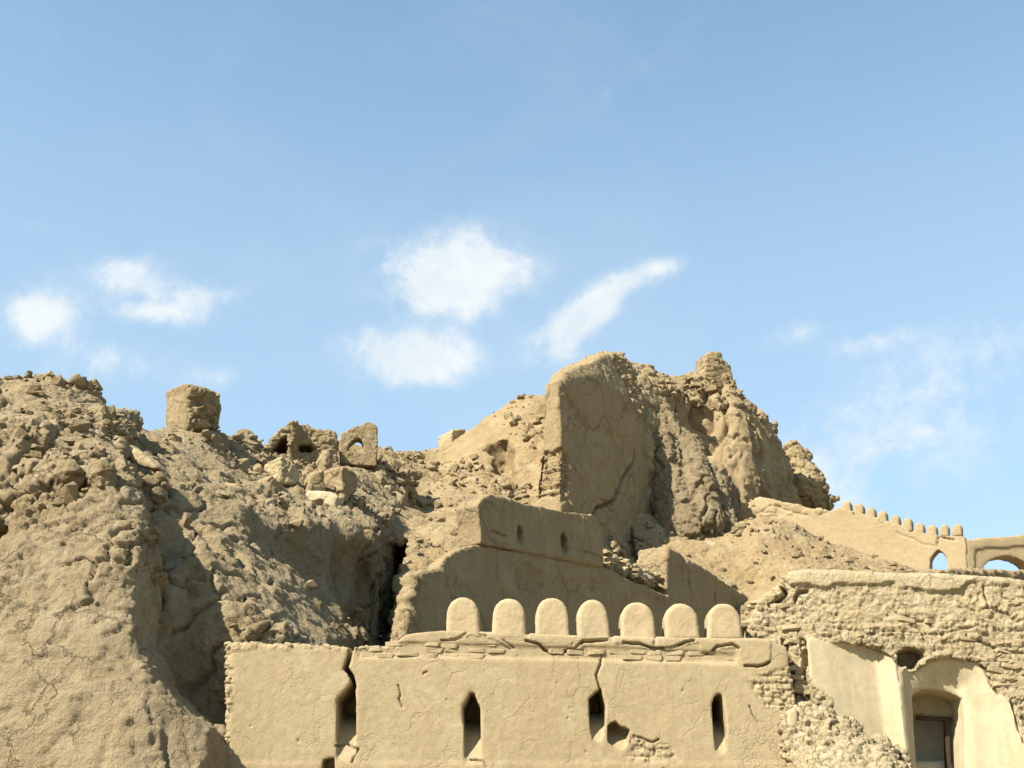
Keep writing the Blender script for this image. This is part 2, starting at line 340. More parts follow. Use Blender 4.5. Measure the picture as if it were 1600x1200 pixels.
M_SLOPE = mud('sandy_slope', (0.409, 0.309, 0.174), (0.365, 0.261, 0.135), (0.452, 0.365, 0.226), scale=.8, bump=.8, fine=.5, clod=.45)
M_CORE = mud('eroded_mudbrick', (0.560, 0.461, 0.290), (0.513, 0.408, 0.242), (0.608, 0.513, 0.342), scale=1.5, bump=.9, fine=1.1, clod=.3, crack=2.0, cscale=2.2)
M_OLD = mud('weathered_plaster', (0.407, 0.313, 0.179), (0.367, 0.273, 0.154), (0.437, 0.342, 0.204), scale=.9, bump=.7, straw=.2, streak=.4, fine=.6, clod=.25, crack=1.5, cscale=.7)
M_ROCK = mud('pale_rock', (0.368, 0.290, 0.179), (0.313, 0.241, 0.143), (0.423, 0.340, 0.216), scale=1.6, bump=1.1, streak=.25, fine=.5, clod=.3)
M_FAR = mud('far_plaster', (.43, .335, .20), (.40, .31, .18), None, bump=.35, fine=.5)
M_LIME = mud('lime_plaster', (.58, .485, .32), (.53, .435, .275), (.62, .525, .35), bump=.16, streak=.55)
M_ROOM = mud('grey_room_plaster', (0.702, 0.608, 0.459), (0.621, 0.527, 0.378), None, bump=.15)
M_WOOD = mud('dark_wood', (.06, .04, .025), (.09, .06, .035), None, bump=.4, scale=4)
M_GROUND = mud('dusty_ground', (.42, .33, .20), (.36, .28, .165), (.46, .37, .24), scale=.6, bump=.7)
M_HILLFAR = M_GROUND
#PART2
# ------------------------------------------------------------------ shared shaping functions
def p2(poly, U, Z):
    X, Y = np.broadcast_arrays(U[:, 0, :], Z[0, :, :] if Z.shape[0] == 1 else Z[:, 0, :]); return poly_sdf(poly, X, Y)[:, None, :]
def stones(P, cell=.25, amp=.1, squash=(1, 1, 1.25), warp=.25):
    Pw = P * np.array(squash) + warp * cell * np.stack([fbm(P, 1.5 / cell, 2, off=o) for o in (3.1, 41.7, 77.2)], 1)
    F1, F2, r, tl = worley(Pw, 1 / cell); s = sstep(0.0, .14, F2 - F1)
    return amp * (s * (.62 + .42 * r + 1.5 * tl) - .35)
def rub_disp(cell=.25, amp=.1, fine=.03, lump=.0, lumpc=1.2, mask=None):
    def f(P, N, L):
        m = 1.0 if mask is None else mask(P)
        patch = sstep(-.35, .35, fbm(P, .8, 2, off=9.))
        d = stones(P, cell, amp) * (.35 + .65 * patch) + stones(P, cell * .42, amp * .42) * (1 - .4 * patch)
        if lump: d = d + lump * (1 - np.abs(fbm(P, 1 / lumpc, 3)) * 2.2)
        d = d * m + fine * fbm(P, 7., 4, .62)
        return d
    return f
def crevice(P, freq, depth, width=.05, off=0., st=(1, 1, .4)):
    n = fbm(P * np.array(st), freq, 3, .5, off); return -depth * np.exp(-(n / width) ** 2) * sstep(-.15, .2, fbm(P, freq * .6, 2, off=off + 7.))
def courses(P, L, ch=.105, bl=.27, joint=.018, depth=.018, rnd=.018):
    """worn running-bond mud bricks on a wall face: joints cut in, each brick set a little proud or back"""
    wz = .035 * fbm(P, 2.2, 3, off=61.); wx = .05 * fbm(P, 2.2, 3, off=161.)
    z = (L[:, 2] + wz) / ch; r = np.floor(z); fz = np.abs(z - r - .5) * ch; u = (L[:, 0] + wx) / bl + .5 * (r % 2) + .13 * np.sin(r * 12.9); c = np.floor(u); fu = np.abs(u - c - .5) * bl
    g = np.maximum(sstep(ch / 2 - joint, ch / 2 - .004, fz), sstep(bl / 2 - joint, bl / 2 - .004, fu)); h = np.sin(r * 127.1 + c * 311.7) * 43758.5453; h = h - np.floor(h)
    return -depth * g + rnd * (h - .6) * (1 - g)
def lowbump(a1, f1, a2=0, f2=1, ridge=0, stretch=(1, 1, 1)):
    st = np.array(stretch)
    def f(P):
        d = a1 * fbm(P * st, f1, 3)
        if a2: d = d + a2 * fbm(P, f2, 2, off=31.)
        if ridge: d = d + ridge * (np.abs(fbm(P * st, f1 * 1.4, 2, off=13.)) - .25)
        return d
    return f
def crack_set(fr, cracks):
    """cracks: (pixel polyline, half width m, depth m) -> inward displacement on a wall face"""
    cs = []
    for pts, w, dp in cracks:
        q = fr.poly(pts); r = [q[0]]
        for a, b in zip(q[:-1], q[1:]):                       # jagged in-betweens
            n = max(1, int(math.hypot(b[0] - a[0], b[1] - a[1]) / .09))
            for k in range(1, n + 1):
                t = k / n; j = .022 if k < n else 0
                r.append((a[0] + (b[0] - a[0]) * t + random.uniform(-j, j), a[1] + (b[1] - a[1]) * t + random.uniform(-j, j)))
        cs.append((r, max(w, .011), dp))
    def f(L):
        d = np.zeros(len(L))
        for r, w, dp in cs:
            q = np.array(r); lo = q.min(0) - .15; hi = q.max(0) + .15
            k = np.nonzero((L[:, 0] > lo[0]) & (L[:, 0] < hi[0]) & (L[:, 2] > lo[1]) & (L[:, 2] < hi[1]) & (L[:, 1] < .45))[0]
            if len(k): d[k] = np.minimum(d[k], -dp * np.clip(1.5 - line_dist(r, L[k, 0], L[k, 2]) / w, 0, 1))
        return d
    return f
def coat(fr, polys, P, L, jag=.05, edge=.02):
    """1 inside the given face polygons, 0 outside, with a torn edge"""
    X = L[:, 0] + jag * fbm(P, 3.5, 4, .6, off=5.); Z = L[:, 2] + jag * fbm(P, 3.5, 4, .6, off=55.)
    m = np.zeros(len(L))
    for pl in polys: m = np.maximum(m, sstep(edge, -edge, poly_sdf(pl, X, Z)))
    return m
BRICKS = {}
def brick_mesh(kind, lx, ly, lz, mat, seed, jit=.02):
    """an uneven worn mud brick: a box with cut-back corners"""
    rr = random.Random(seed); V = []; g = [-1, -.72, .72, 1]
    key = (kind, seed)
    if key in BRICKS: return BRICKS[key]
    import itertools
    vid = {}; Q = []
    def vert(i, j, k):
        t = (i, j, k)
        if t not in vid:
            p = [g[i], g[j], g[k]]; out = sum(1 for c in t if c in (0, 3))
            s = 1.0 if out < 2 else (.93 if out == 2 else .84)
            q = [p[0] * lx / 2 * (1 if out < 2 else .5 + s / 2), p[1] * ly / 2 * s, p[2] * lz / 2 * s]
            vid[t] = len(V); V.append([c + rr.uniform(-jit, jit) for c in q])
        return vid[t]
    for a in range(3):
        for s in (0, 3):
            for i in (0, 1, 2):
                for j in (0, 1, 2):
                    if False: continue
                    def P_(x, y):
                        c = [x, y]; c.insert(a, s); return vert(*c)
                    q = [P_(i, j), P_(i + 1, j), P_(i + 1, j + 1), P_(i, j + 1)]
                    if (s == 0) != (a == 1): q = q[::-1]
                    Q.append(q)
    me = bpy.data.meshes.new(kind); me.from_pydata(V, [], Q); me.materials.append(mat); me.update()
    BRICKS[key] = me; return me
def put(name, me, loc, rot=(0, 0, 0), sc=(1, 1, 1), parent=None):
    o = bpy.data.objects.new(name, me); COL.objects.link(o); o.location = loc; o.rotation_euler = rot; o.scale = sc
    if parent is not None: o.parent = parent
    return o

# ------------------------------------------------------------------ ground
def ground():
    n = 80; g = np.linspace(-1, 1, n); g = np.sign(g) * np.abs(g) ** 3 * 1800
    X, Y = np.meshgrid(g, g + 20, indexing='ij'); V = np.stack([X.ravel(), Y.ravel(), np.zeros(X.size)], 1)
    V[:, 2] = .05 * fbm(V, .35, 3) - .05
    i = np.arange(n * n).reshape(n, n); Q = np.stack([i[:-1, :-1], i[1:, :-1], i[1:, 1:], i[:-1, 1:]], -1).reshape(-1, 4)
    tag(mesh_obj('ground', V, Q, M_GROUND), kind='structure')
ground()

# ------------------------------------------------------------------ left hill: eroded buttress, gully, cliff and the rubble above
def left_hill():
    # near buttress: a coated foot below, bare rubble above
    anchors = [(-120, 1300, 14.9), (100, 1300, 14.9), (260, 1300, 15.0), (340, 1300, 15.4), (-80, 1150, 15.3), (100, 1150, 15.4), (250, 1150, 15.6), (330, 1170, 15.9), (-60, 1000, 15.8), (100, 1000, 15.9), (205, 1000, 16.1), (270, 1090, 15.9),
               (-60, 870, 16.3), (80, 860, 16.4), (190, 870, 16.6), (-60, 780, 17.0), (80, 770, 17.1), (185, 770, 17.4), (-60, 720, 18.1), (60, 712, 18.4), (150, 715, 18.8), (-40, 650, 20.6), (60, 645, 20.8), (140, 668, 20.9), (210, 700, 20.9), (-40, 600, 22.6), (60, 610, 22.6), (120, 630, 22.6), (240, 690, 22.5), (300, 700, 24), (300, 900, 17.6), (350, 1000, 17.4)]
    crest = [(-200, 552, 23.5), (-60, 565, 23.5), (0, 573, 23.5), (22, 572, 23.5), (50, 582, 23.5), (80, 592, 23.7), (110, 604, 24.), (160, 634, 24.), (200, 645, 24.), (250, 668, 24.), (300, 690, 24), (400, 720, 24)]
    bx = [at(x, y, 16.4) for x, y in [(352, 1250), (345, 1190), (335, 1140), (292, 1110), (250, 1065), (217, 1000), (206, 930), (200, 860), (190, 770), (186, 740), (180, 700), (165, 650), (150, 620), (150, 300)]]
    bz = np.array([q[2] for q in bx])[::1]; bxx = np.array([q[0] for q in bx]); od = np.argsort(bz)
    def flank(X, Y, Z):
        xr = np.interp(Z[0, 0], bz[od], bxx[od]).astype(np.float32)[None, None, :]
        return (xr - X - .27 * np.maximum(Y - 17.3, 0)) * .9
    def coatm(P): return sstep(5.2, 4.2, P[:, 2] + .8 * fbm(P, .8, 3, off=3.))
    slot = at(12, 800, 16.9)
    def slotc(X, Y, Z): return np.maximum(np.maximum(np.abs(X - slot[0] + .08 * (Z - slot[2])) - .07, Y - 18.6), np.maximum(Z - slot[2] - .75, slot[2] - .55 - Z))
    FB = Frame(150, 15.8, 4)
    def disp(P, N, L):
        c = coatm(P); m = 1 - .84 * c; up = sstep(5.8, 7.6, P[:, 2])
        patch = sstep(-.3, .3, fbm(P, .75, 2, off=9.))
        d = m * (stones(P, .6, .24, warp=.5) * (.05 + .95 * patch) * (.3 + .7 * up) + stones(P, .21, .075, warp=.5) * (.3 + .7 * patch) + stones(P, .10, .04))
        d += .035 * fbm(P, 6., 4, .62) + m * (crevice(P, .8, .34, .05, 5.) + crevice(P, 1.5, .2, .05, 50., (1, 1, 1.2)))
        e = fbm(P, .8, 5, .6, off=120.); e2 = fbm(P, 1.25, 5, .6, off=220.)
        d += c * (.05 * sstep(-.02, .02, e) + .035 * sstep(.04, .07, e2) + .03 * sstep(.21, .24, e) - .06 * np.exp(-(fbm(P, .9, 3, .6, off=410.) / .02) ** 2) * sstep(.1, .3, fbm(P, .6, 2, off=77.)))
        return d
    def low(P):
        m = 1 - .75 * coatm(P)
        return m * (.22 * fbm(P, .6, 3) + .36 * (np.abs(fbm(P * (1, 1, .4), .95, 2, off=13.)) - .22)) + .10 * fbm(P, .8, 2)
    o = relief('eroded_buttress', anchors, crest, .085, 25.5, M_BUTT, (-12.4, -3.2), 1.2, low, disp, sub=1, cuts=(lambda X, Y, Z: -(-flank(X, Y, Z)), slotc), ymin=14.0, sm=.3)
    tag(o, 'huge eroded earth buttress at the left with a cracked mud coat below and rubble above', 'ruin')
    # the hill behind: gully, lit ridge, shaded cliff, rubble terrace
    anchors = [(100, 1000, 17.9), (100, 800, 20.4), (100, 650, 24.0), (200, 1050, 17.9), (235, 1000, 17.9), (225, 900, 18.8), (210, 810, 19.9), (300, 1080, 18.0), (345, 1150, 18.1), (345, 1040, 18.2), (450, 1060, 19.0), (560, 1060, 22.2),
               (300, 960, 18.2), (285, 880, 18.9), (400, 950, 19.2), (470, 1005, 19.5), (530, 1010, 21.2), (258, 832, 19.6), (350, 880, 20.0), (430, 930, 20.5), (480, 960, 21.4), (240, 795, 20.7), (300, 810, 21.3),
               (360, 815, 22.2), (430, 815, 23.4), (480, 830, 24.4), (540, 840, 25.8), (585, 850, 27.2), (420, 870, 22.9), (470, 900, 23.9), (520, 930, 25.2), (560, 960, 26.5), (590, 1000, 27.9), (590, 900, 27.8), (620, 1000, 29),
               (230, 740, 22.0), (290, 750, 23.0), (350, 765, 24.2), (270, 690, 25.0), (340, 700, 27.0), (430, 775, 26.2), (395, 718, 28.6), (500, 790, 27.2), (560, 800, 28.6), (470, 738, 30.2), (560, 748, 31.6), (600, 760, 33.), (520, 740, 30.6)]
    crest = [(60, 640, 25), (160, 650, 25), (200, 645, 25.5), (225, 650, 26), (250, 662, 26.8), (300, 672, 28), (350, 656, 29.5), (365, 650, 30), (378, 662, 30.5), (405, 700, 31.), (430, 730, 31.3), (480, 732, 31.6), (530, 732, 32.6), (565, 728, 33.6), (590, 722, 35.5), (700, 730, 36)]
    right = at(590, 900, 27.7)[0]
    def disp2(P, N, L):
        patch = sstep(-.10, .30, fbm(P, .55, 3, off=9.)); up = sstep(9.0, 11.5, P[:, 2] + .6 * fbm(P, .5, 2))
        d = stones(P, .7, .28, warp=.5) * (.12 + .88 * patch) * (.4 + .6 * up) + stones(P, .27, .10, warp=.5) * (.3 + .7 * patch) + stones(P, .12, .045) * (.5 + .5 * patch)
        return d + .04 * fbm(P, 5., 4, .62) + crevice(P, .7, .34, .05, 5.) + crevice(P, 1.3, .18, .05, 50., (1, 1, 1.1))
    def low2(P):
        lo_ = sstep(10.5, 8.5, P[:, 2]); d = .30 * fbm(P, .5, 3) + (.34 + .5 * lo_) * (np.abs(fbm(P * (1, 1, .35), .8, 2, off=13.)) - .24)
        return d
    o = relief('rubble_hill', anchors, crest, .112, 36.6, M_RUB, (-11.5, right + .12), 2.6, low2, disp2, sub=1, cuts=(lambda X, Y, Z: right - X,), ymin=17.6, sm=.3)
    tag(o, kind='structure')
left_hill()

# ------------------------------------------------------------------ middle slope behind the shaded wall
def mid_slope():
    anchors = [(560, 730, 37), (600, 730, 38), (650, 730, 41.5), (700, 722, 42), (600, 800, 31.5), (650, 800, 35), (700, 790, 36), (760, 755, 38.5), (830, 755, 39), (800, 795, 36.5), (860, 800, 36.5), (620, 860, 29.5), (660, 850, 30.5), (700, 850, 30), (720, 830, 31.5), (640, 900, 28.2), (625, 980, 27.2), (680, 920, 28.4), (740, 700, 42), (780, 670, 42.5), (830, 640, 43), (850, 700, 40.5), (760, 720, 40.6), (820, 730, 40.3), (900, 900, 33), (900, 750, 40), (560, 850, 30), (560, 980, 28.5), (1000, 900, 38.5), (1000, 800, 42), (800, 950, 30.5)]
    crest = [(560, 712, 42), (590, 716, 42.5), (640, 718, 44), (690, 712, 44.5), (720, 690, 44.5), (745, 672, 44.5), (765, 655, 44.5), (800, 632, 44.5), (820, 622, 44.5), (860, 608, 44.5), (900, 600, 45), (1000, 600, 46), (1060, 600, 46)]
    a = at(592, 900, 27.7)[0]; b1 = at(626, 880, 28.5)
    zt = at(600, 838, 29.5)[2]
    def gap(X, Y, Z):               # the dark gap where the cliff ends
        return np.maximum(np.maximum(X - (b1[0] + .04 * (Z - b1[2])), Z - zt - .25 * (X - a)), Y - 33)
    q0 = at(786, 700, 41.0); q1 = at(800, 735, 40.2)
    nf = Frame(790, 40.6, 20); npoly = nf.poly([(772, 742), (768, 700), (776, 682), (795, 672), (803, 700), (808, 738), (790, 748)])
    def niche(X, Y, Z):
        u = (X - nf.P[0]) * nf.d[0] + (Y - nf.P[1]) * nf.d[1]; w = (X - nf.P[0]) * nf.b[0] + (Y - nf.P[1]) * nf.b[1]
        u3, z3 = np.broadcast_arrays(u[:, :, 0], u[:, :, 0]) if False else (u, Z)
        px = np.array([p[0] for p in npoly]); pz = np.array([p[1] for p in npoly]); cx, cz = px.mean(), pz.mean(); hx, hz = (px.max() - px.min()) / 2, (pz.max() - pz.min()) / 2
        f = np.maximum(np.abs(u - cx - .12 * (Z - cz)) - hx * .85, np.abs(Z - cz) - hz); return np.maximum(f, np.maximum(w - 1.3, -w - 2.5))
    def disp(P, N, L):
        patch = sstep(-.15, .40, fbm(P, .45, 3, off=9.)); hi = sstep(17, 20, P[:, 2])
        patch = np.maximum(patch, sstep(12, 9, P[:, 2]))
        return stones(P, .45, .12) * patch + stones(P, .19, .045) * (.15 + .85 * patch) + .06 * fbm(P, 3., 4, .6)
    o = relief('rubble_slope', anchors, crest, .155, 47.2, M_SLOPE, (-7.2, 5.4), 5.0, lowbump(.30, .45, .12, 1.6, .18), disp, sub=1, cuts=(gap, niche), ymin=25.5)
    tag(o, kind='structure')
mid_slope()

# ------------------------------------------------------------------ right scree slope below the far wall
def scree():
    anchors = [(1080, 900, 37.8), (1130, 890, 38.0), (1150, 860, 38.8), (1180, 830, 39.6), (1200, 815, 40.2), (1250, 825, 40.6), (1300, 850, 40.0), (1360, 875, 39.4), (1410, 893, 38.8), (1500, 930, 38.), (1200, 890, 37.6), (1180, 930, 37.2), (1300, 895, 37.6), (1100, 950, 36.8), (1250, 960, 34.5), (1400, 960, 34), (1550, 960, 35), (1000, 900, 38), (1000, 800, 41), (1100, 820, 41)]
    crest = [(960, 780, 40.4), (1100, 800, 39.9), (1180, 806, 40.4), (1210, 806, 40.9), (1250, 826, 41), (1300, 848, 40.8), (1360, 872, 40.4), (1420, 896, 39.8), (1520, 940, 39.4), (1620, 960, 39.4)]
    o = relief('scree_slope', anchors, crest, .14, 43.4, M_SLOPE, (4.4, 18.5), 7.5, lowbump(.22, .5, .1, 1.8, .1), rub_disp(.34, .07, .05), sub=1, ymin=30)
    tag(o, kind='structure')
scree()

# ------------------------------------------------------------------ generic weathered wall
def wall(name, fr, outline, th, h, mat, holes=(), depth=None, low=None, disp=None, rnd=.05, batter=0.0, zlo=None, parent=None, sub=1, keep=False, extra=None, through=(), wlo=.35, whi=.25, local=False):
    poly = outline if local else fr.poly(outline); a = np.array(poly); zb = a[:, 1].min() if zlo is None else zlo
    lo = (a[:, 0].min() - .25, -wlo, zb - .25); hi = (a[:, 0].max() + .25, th + whi, a[:, 1].max() + .3)
    zt = a[:, 1].max()
    def sdf(U, W, Z):
        f = p2(poly, U, Z); D = 0 if depth is None else depth(U, Z)
        f = smax(f, D - W + batter * (Z - zb), rnd); f = smax(f, W - th + batter * (Z - zb) * .5, rnd)
        for hf in holes: f = smax(f, -hf(U, W, Z), .014)
        for hp in through: f = smax(f, -p2(hp, U, Z), .03)
        if extra is not None: f = extra(f, U, W, Z)
        return f
    return build(name, fr, lo, hi, h, sdf, mat, low, disp, sub, parent, keep)
def plaster_disp(amp=.012, dent=.02, cracks=None, fr=None):
    def f(P, N, L):
        d = amp * fbm(P, 9., 4, .6) + dent * fbm(P, 1.2, 3)
        if cracks is not None: d = d + cracks(L)
        return d
    return f

# ------------------------------------------------------------------ front crenellated wall
FA = Frame(800, 17.0, 0)
def front_wall():
    root = empty('battlement'); root.location = (0, 17.0, 0)
    tag(root, 'sunlit straw-plastered wall in front with seven rounded merlons and four slits', 'wall')
    out = [(343, 1500), (345, 1180), (352, 1100), (349, 1004), (400, 1004), (470, 1006), (545, 1009), (612, 1008), (634, 990), (655, 987), (690, 984), (760, 988), (830, 990), (900, 993), (960, 994), (1020, 995), (1090, 997), (1195, 998), (1230, 1010), (1245, 1100), (1245, 1500)]
    poly = FA.poly(out); poly = [(u, max(z, .3)) for u, z in poly]
    slits = [([(526, 1092), (534, 1084), (545, 1070), (552, 1068), (555, 1080), (556, 1100), (556, 1150), (555, 1190), (526, 1190)], 1190),
             ([(723, 1103), (730, 1092), (735, 1081), (741, 1082), (747, 1098), (751, 1104), (752, 1150), (752, 1193), (727, 1196)], 1194),
             ([(921, 1092), (930, 1083), (940, 1075), (942, 1088), (946, 1102), (945, 1135), (940, 1158), (926, 1162), (922, 1120)], 1160),
             ([(1114, 1100), (1118, 1088), (1124, 1083), (1129, 1086), (1131, 1100), (1136, 1145), (1133, 1180), (1121, 1184), (1117, 1150)], 1180)]
    holes = []
    for pts, yb in slits:
        q = FA.poly(pts); zb = FA.uz(800, yb)[1]
        def hf(U, W, Z, q=q, zb=zb):
            f = p2(q, U, Z); ht = max(v[1] for v in q) - zb; fl = (zb + .72 * ht * (1 - np.exp(-2.6 * np.maximum(W, 0))) - Z) * .5
            # the embrasure flares to the outside on its sunny side
            return np.maximum(np.maximum(f, fl), W - 1.08)
        holes.append(hf)
    bk = FA.poly([(951, 1132), (962, 1127), (968, 1134), (985, 1140), (980, 1150), (981, 1162), (972, 1172), (958, 1165), (950, 1158)])
    holes.append(lambda U, W, Z: np.maximum(p2(bk, U, Z), np.maximum(W - .5, (bk[6][1] + .9 * W - Z) * .7)))
    ck = FA.poly([(552, 1004), (546, 1020), (543, 1034), (539, 1044), (545, 1050), (550, 1058), (553, 1074)])
    def crack3(U, W, Z):
        X, Y = np.broadcast_arrays(U[:, 0, :], Z[0]); d = line_dist(ck, X, Y)[:, None, :]; return np.maximum(d - .036, W - .9)
    holes.append(crack3)
    hl = FA.poly([(504, 1186), (522, 1184), (524, 1215), (503, 1215)]); holes.append(lambda U, W, Z: np.maximum(p2(hl, U, Z), W - .35))
    band = FA.poly([(612, 1006), (640, 1003), (800, 1008), (1000, 1012), (1120, 1018), (1150, 1022), (1150, 1036), (1000, 1032), (860, 1029), (690, 1026), (560, 1027), (556, 1014)])
    zled = FA.uz(800, 1192)[1]
    def depth(U, Z):
        b = p2(band, U, Z); r = .035 * sstep(.03, -.03, b)
        lean = .02 * np.maximum(Z - zled, 0)
        led = -.012 * sstep(zled + .02, zled - .02, Z)
        return r + lean + led
    cracks = crack_set(FA, [([(690, 1000), (720, 995), (735, 985), (760, 993)], .012, .07), ([(770, 985), (790, 1003), (803, 1012)], .010, .06), ([(822, 1000), (842, 1006), (850, 1014), (875, 1020), (900, 1012), (912, 1001), (948, 999)], .016, .10),
                            ([(975, 1003), (1000, 1005), (1020, 1013), (1055, 1010), (1085, 1000)], .015, .10), ([(1095, 1022), (1112, 1020), (1120, 1010), (1145, 1006), (1155, 1012)], .015, .09), ([(1165, 1040), (1185, 1041), (1203, 1034)], .014, .09),
                            ([(622, 1070), (626, 1085), (623, 1092), (629, 1105)], .010, .05), ([(661, 1052), (667, 1049)], .012, .04), ([(938, 1075), (932, 1055), (940, 1035), (938, 1020)], .016, .06),
                            ([(1172, 1103), (1178, 1118), (1186, 1130)], .010, .04), ([(550, 1190), (560, 1170), (540, 1160), (525, 1165)], .012, .08), ([(990, 1150), (1020, 1160), (1030, 1155)], .012, .06), ([(735, 1187), (755, 1190), (762, 1200)], .010, .05)])
    skirts = [FA.poly(p) for p in ([(696, 985), (768, 985), (790, 1000), (803, 1012), (770, 997), (735, 992), (700, 1000)],
                                   [(826, 988), (955, 990), (948, 999), (912, 1001), (898, 1013), (876, 1020), (850, 1012), (826, 1000)],
                                   [(958, 990), (1022, 992), (1020, 1012), (1000, 1005), (960, 1004)], [(1026, 992), (1095, 994), (1110, 1005), (1085, 1002), (1055, 1011), (1028, 1010)],
                                   [(1092, 995), (1160, 994), (1205, 1000), (1204, 1034), (1186, 1040), (1160, 1038), (1150, 1012), (1118, 1012), (1108, 1022), (1094, 1018)])]
    patches = [FA.poly(p) for p in ([(1170, 1060), (1245, 1040), (1245, 1110), (1200, 1110)], [(985, 1150), (1050, 1165), (1060, 1185), (980, 1185)], [(330, 990), (362, 1000), (356, 1210), (330, 1210)])]
    def disp(P, N, L):
        fr_ = sstep(.3, .1, L[:, 1])
        d = .005 * fbm(P, 12., 3, .62) + .014 * fbm(P, .7, 2) + .005 * fbm(P * (1, 1, .35), 4., 2, off=70.)
        d += fr_ * .02 * coat(FA, skirts, P, L, .03, .008)
        ero = coat(FA, patches, P, L, .12, .05); d += ero * (stones(P, .13, .04) + courses(P, L) - .01)
        top = sstep(FA.uz(800, 1008)[1] - .12, FA.uz(800, 1008)[1], L[:, 2]) * sstep(-1.6, -1.9, L[:, 0]); d += top * stones(P, .14, .035)
        F1_, F2_, rr_, _t = worley(P * (1, 1, .8), 6.5); d -= .018 * sstep(.17, .09, F1_) * (rr_ > .72) * fr_                 # small pits
        d += cracks(L)
        return d
    wall('wall_face', FA, poly, 1.15, .033, M_PLASTER, holes=holes, depth=depth, disp=disp, rnd=.035, parent=root, sub=1, local=True)
    # merlons
    shapes = [(724, 932, 52), (796, 934, 52), (864, 932, 53), (928, 936, 50), (997.5, 939, 54), (1066.5, 942, 53), (1132, 941, 54)]
    for i, (cx, ty, wd) in enumerate(shapes):
        yb = 1000; pts = []
        tp = FA.uz(cx, ty)[1]; base = FA.uz(cx, yb)[1]; uc = FA.uz(cx, 960)[0]; hw = wd / 2 * 17 / FPX / 1.0; sp = FA.uz(cx, ty + 29)[1]
        sh = random.uniform(-.015, .015)
        for k in range(13):
            a = pi * k / 12; ca = cos(a); sa = sin(a)
            pts.append((uc + sh + hw * .97 * math.copysign(abs(ca) ** .97, ca), sp + (tp - sp) * sa ** .97))
        pts = [(uc + hw * 1.03, base)] + pts + [(uc - hw * 1.03, base)]
        off = random.uniform(0, 50)
        def dsp(P, N, L, off=off): return .008 * fbm(P, 10., 3, .6) + .022 * fbm(P, 2.0, 2, off=off)
        wall('merlon', FA, pts, .46, .032, M_MERLON, disp=dsp, rnd=.055, parent=root, sub=1, local=True, depth=lambda U, Z: .035 + 0 * Z * U)
    # exposed brick courses under the merlons
    rows = [(1008, 600, 1150, .0), (1016.5, 560, 1165, .12), (1025, 556, 1150, .05)]
    rr = random.Random(5)
    for r, (py, x0, x1, ph) in enumerate(rows):
        px = x0 + ph * 100
        while px < x1:
            ln = rr.uniform(24, 37); yy = py + (px - 800) * .012; u, z = FA.uz(px + ln / 2, yy)
            skip = rr.random() < .2
            me = brick_mesh('brick', .30, .2, .082, M_PLASTER, rr.randrange(8), .007)
            if not skip:
                p = FA.world(np.array([[u,   .145 + rr.uniform(-.012, .03), z + rr.uniform(-.012, .012)]]))[0]
                put('brick', me, p - np.array(root.location), (rr.uniform(-.10, .10), rr.uniform(-.07, .07), rr.uniform(-.12, .12)), (ln / 100 * rr.uniform(.85, 1.05) / .31, 1, rr.uniform(.7, 1.05)), root)
            px += ln + 1.2
front_wall()
#PART3

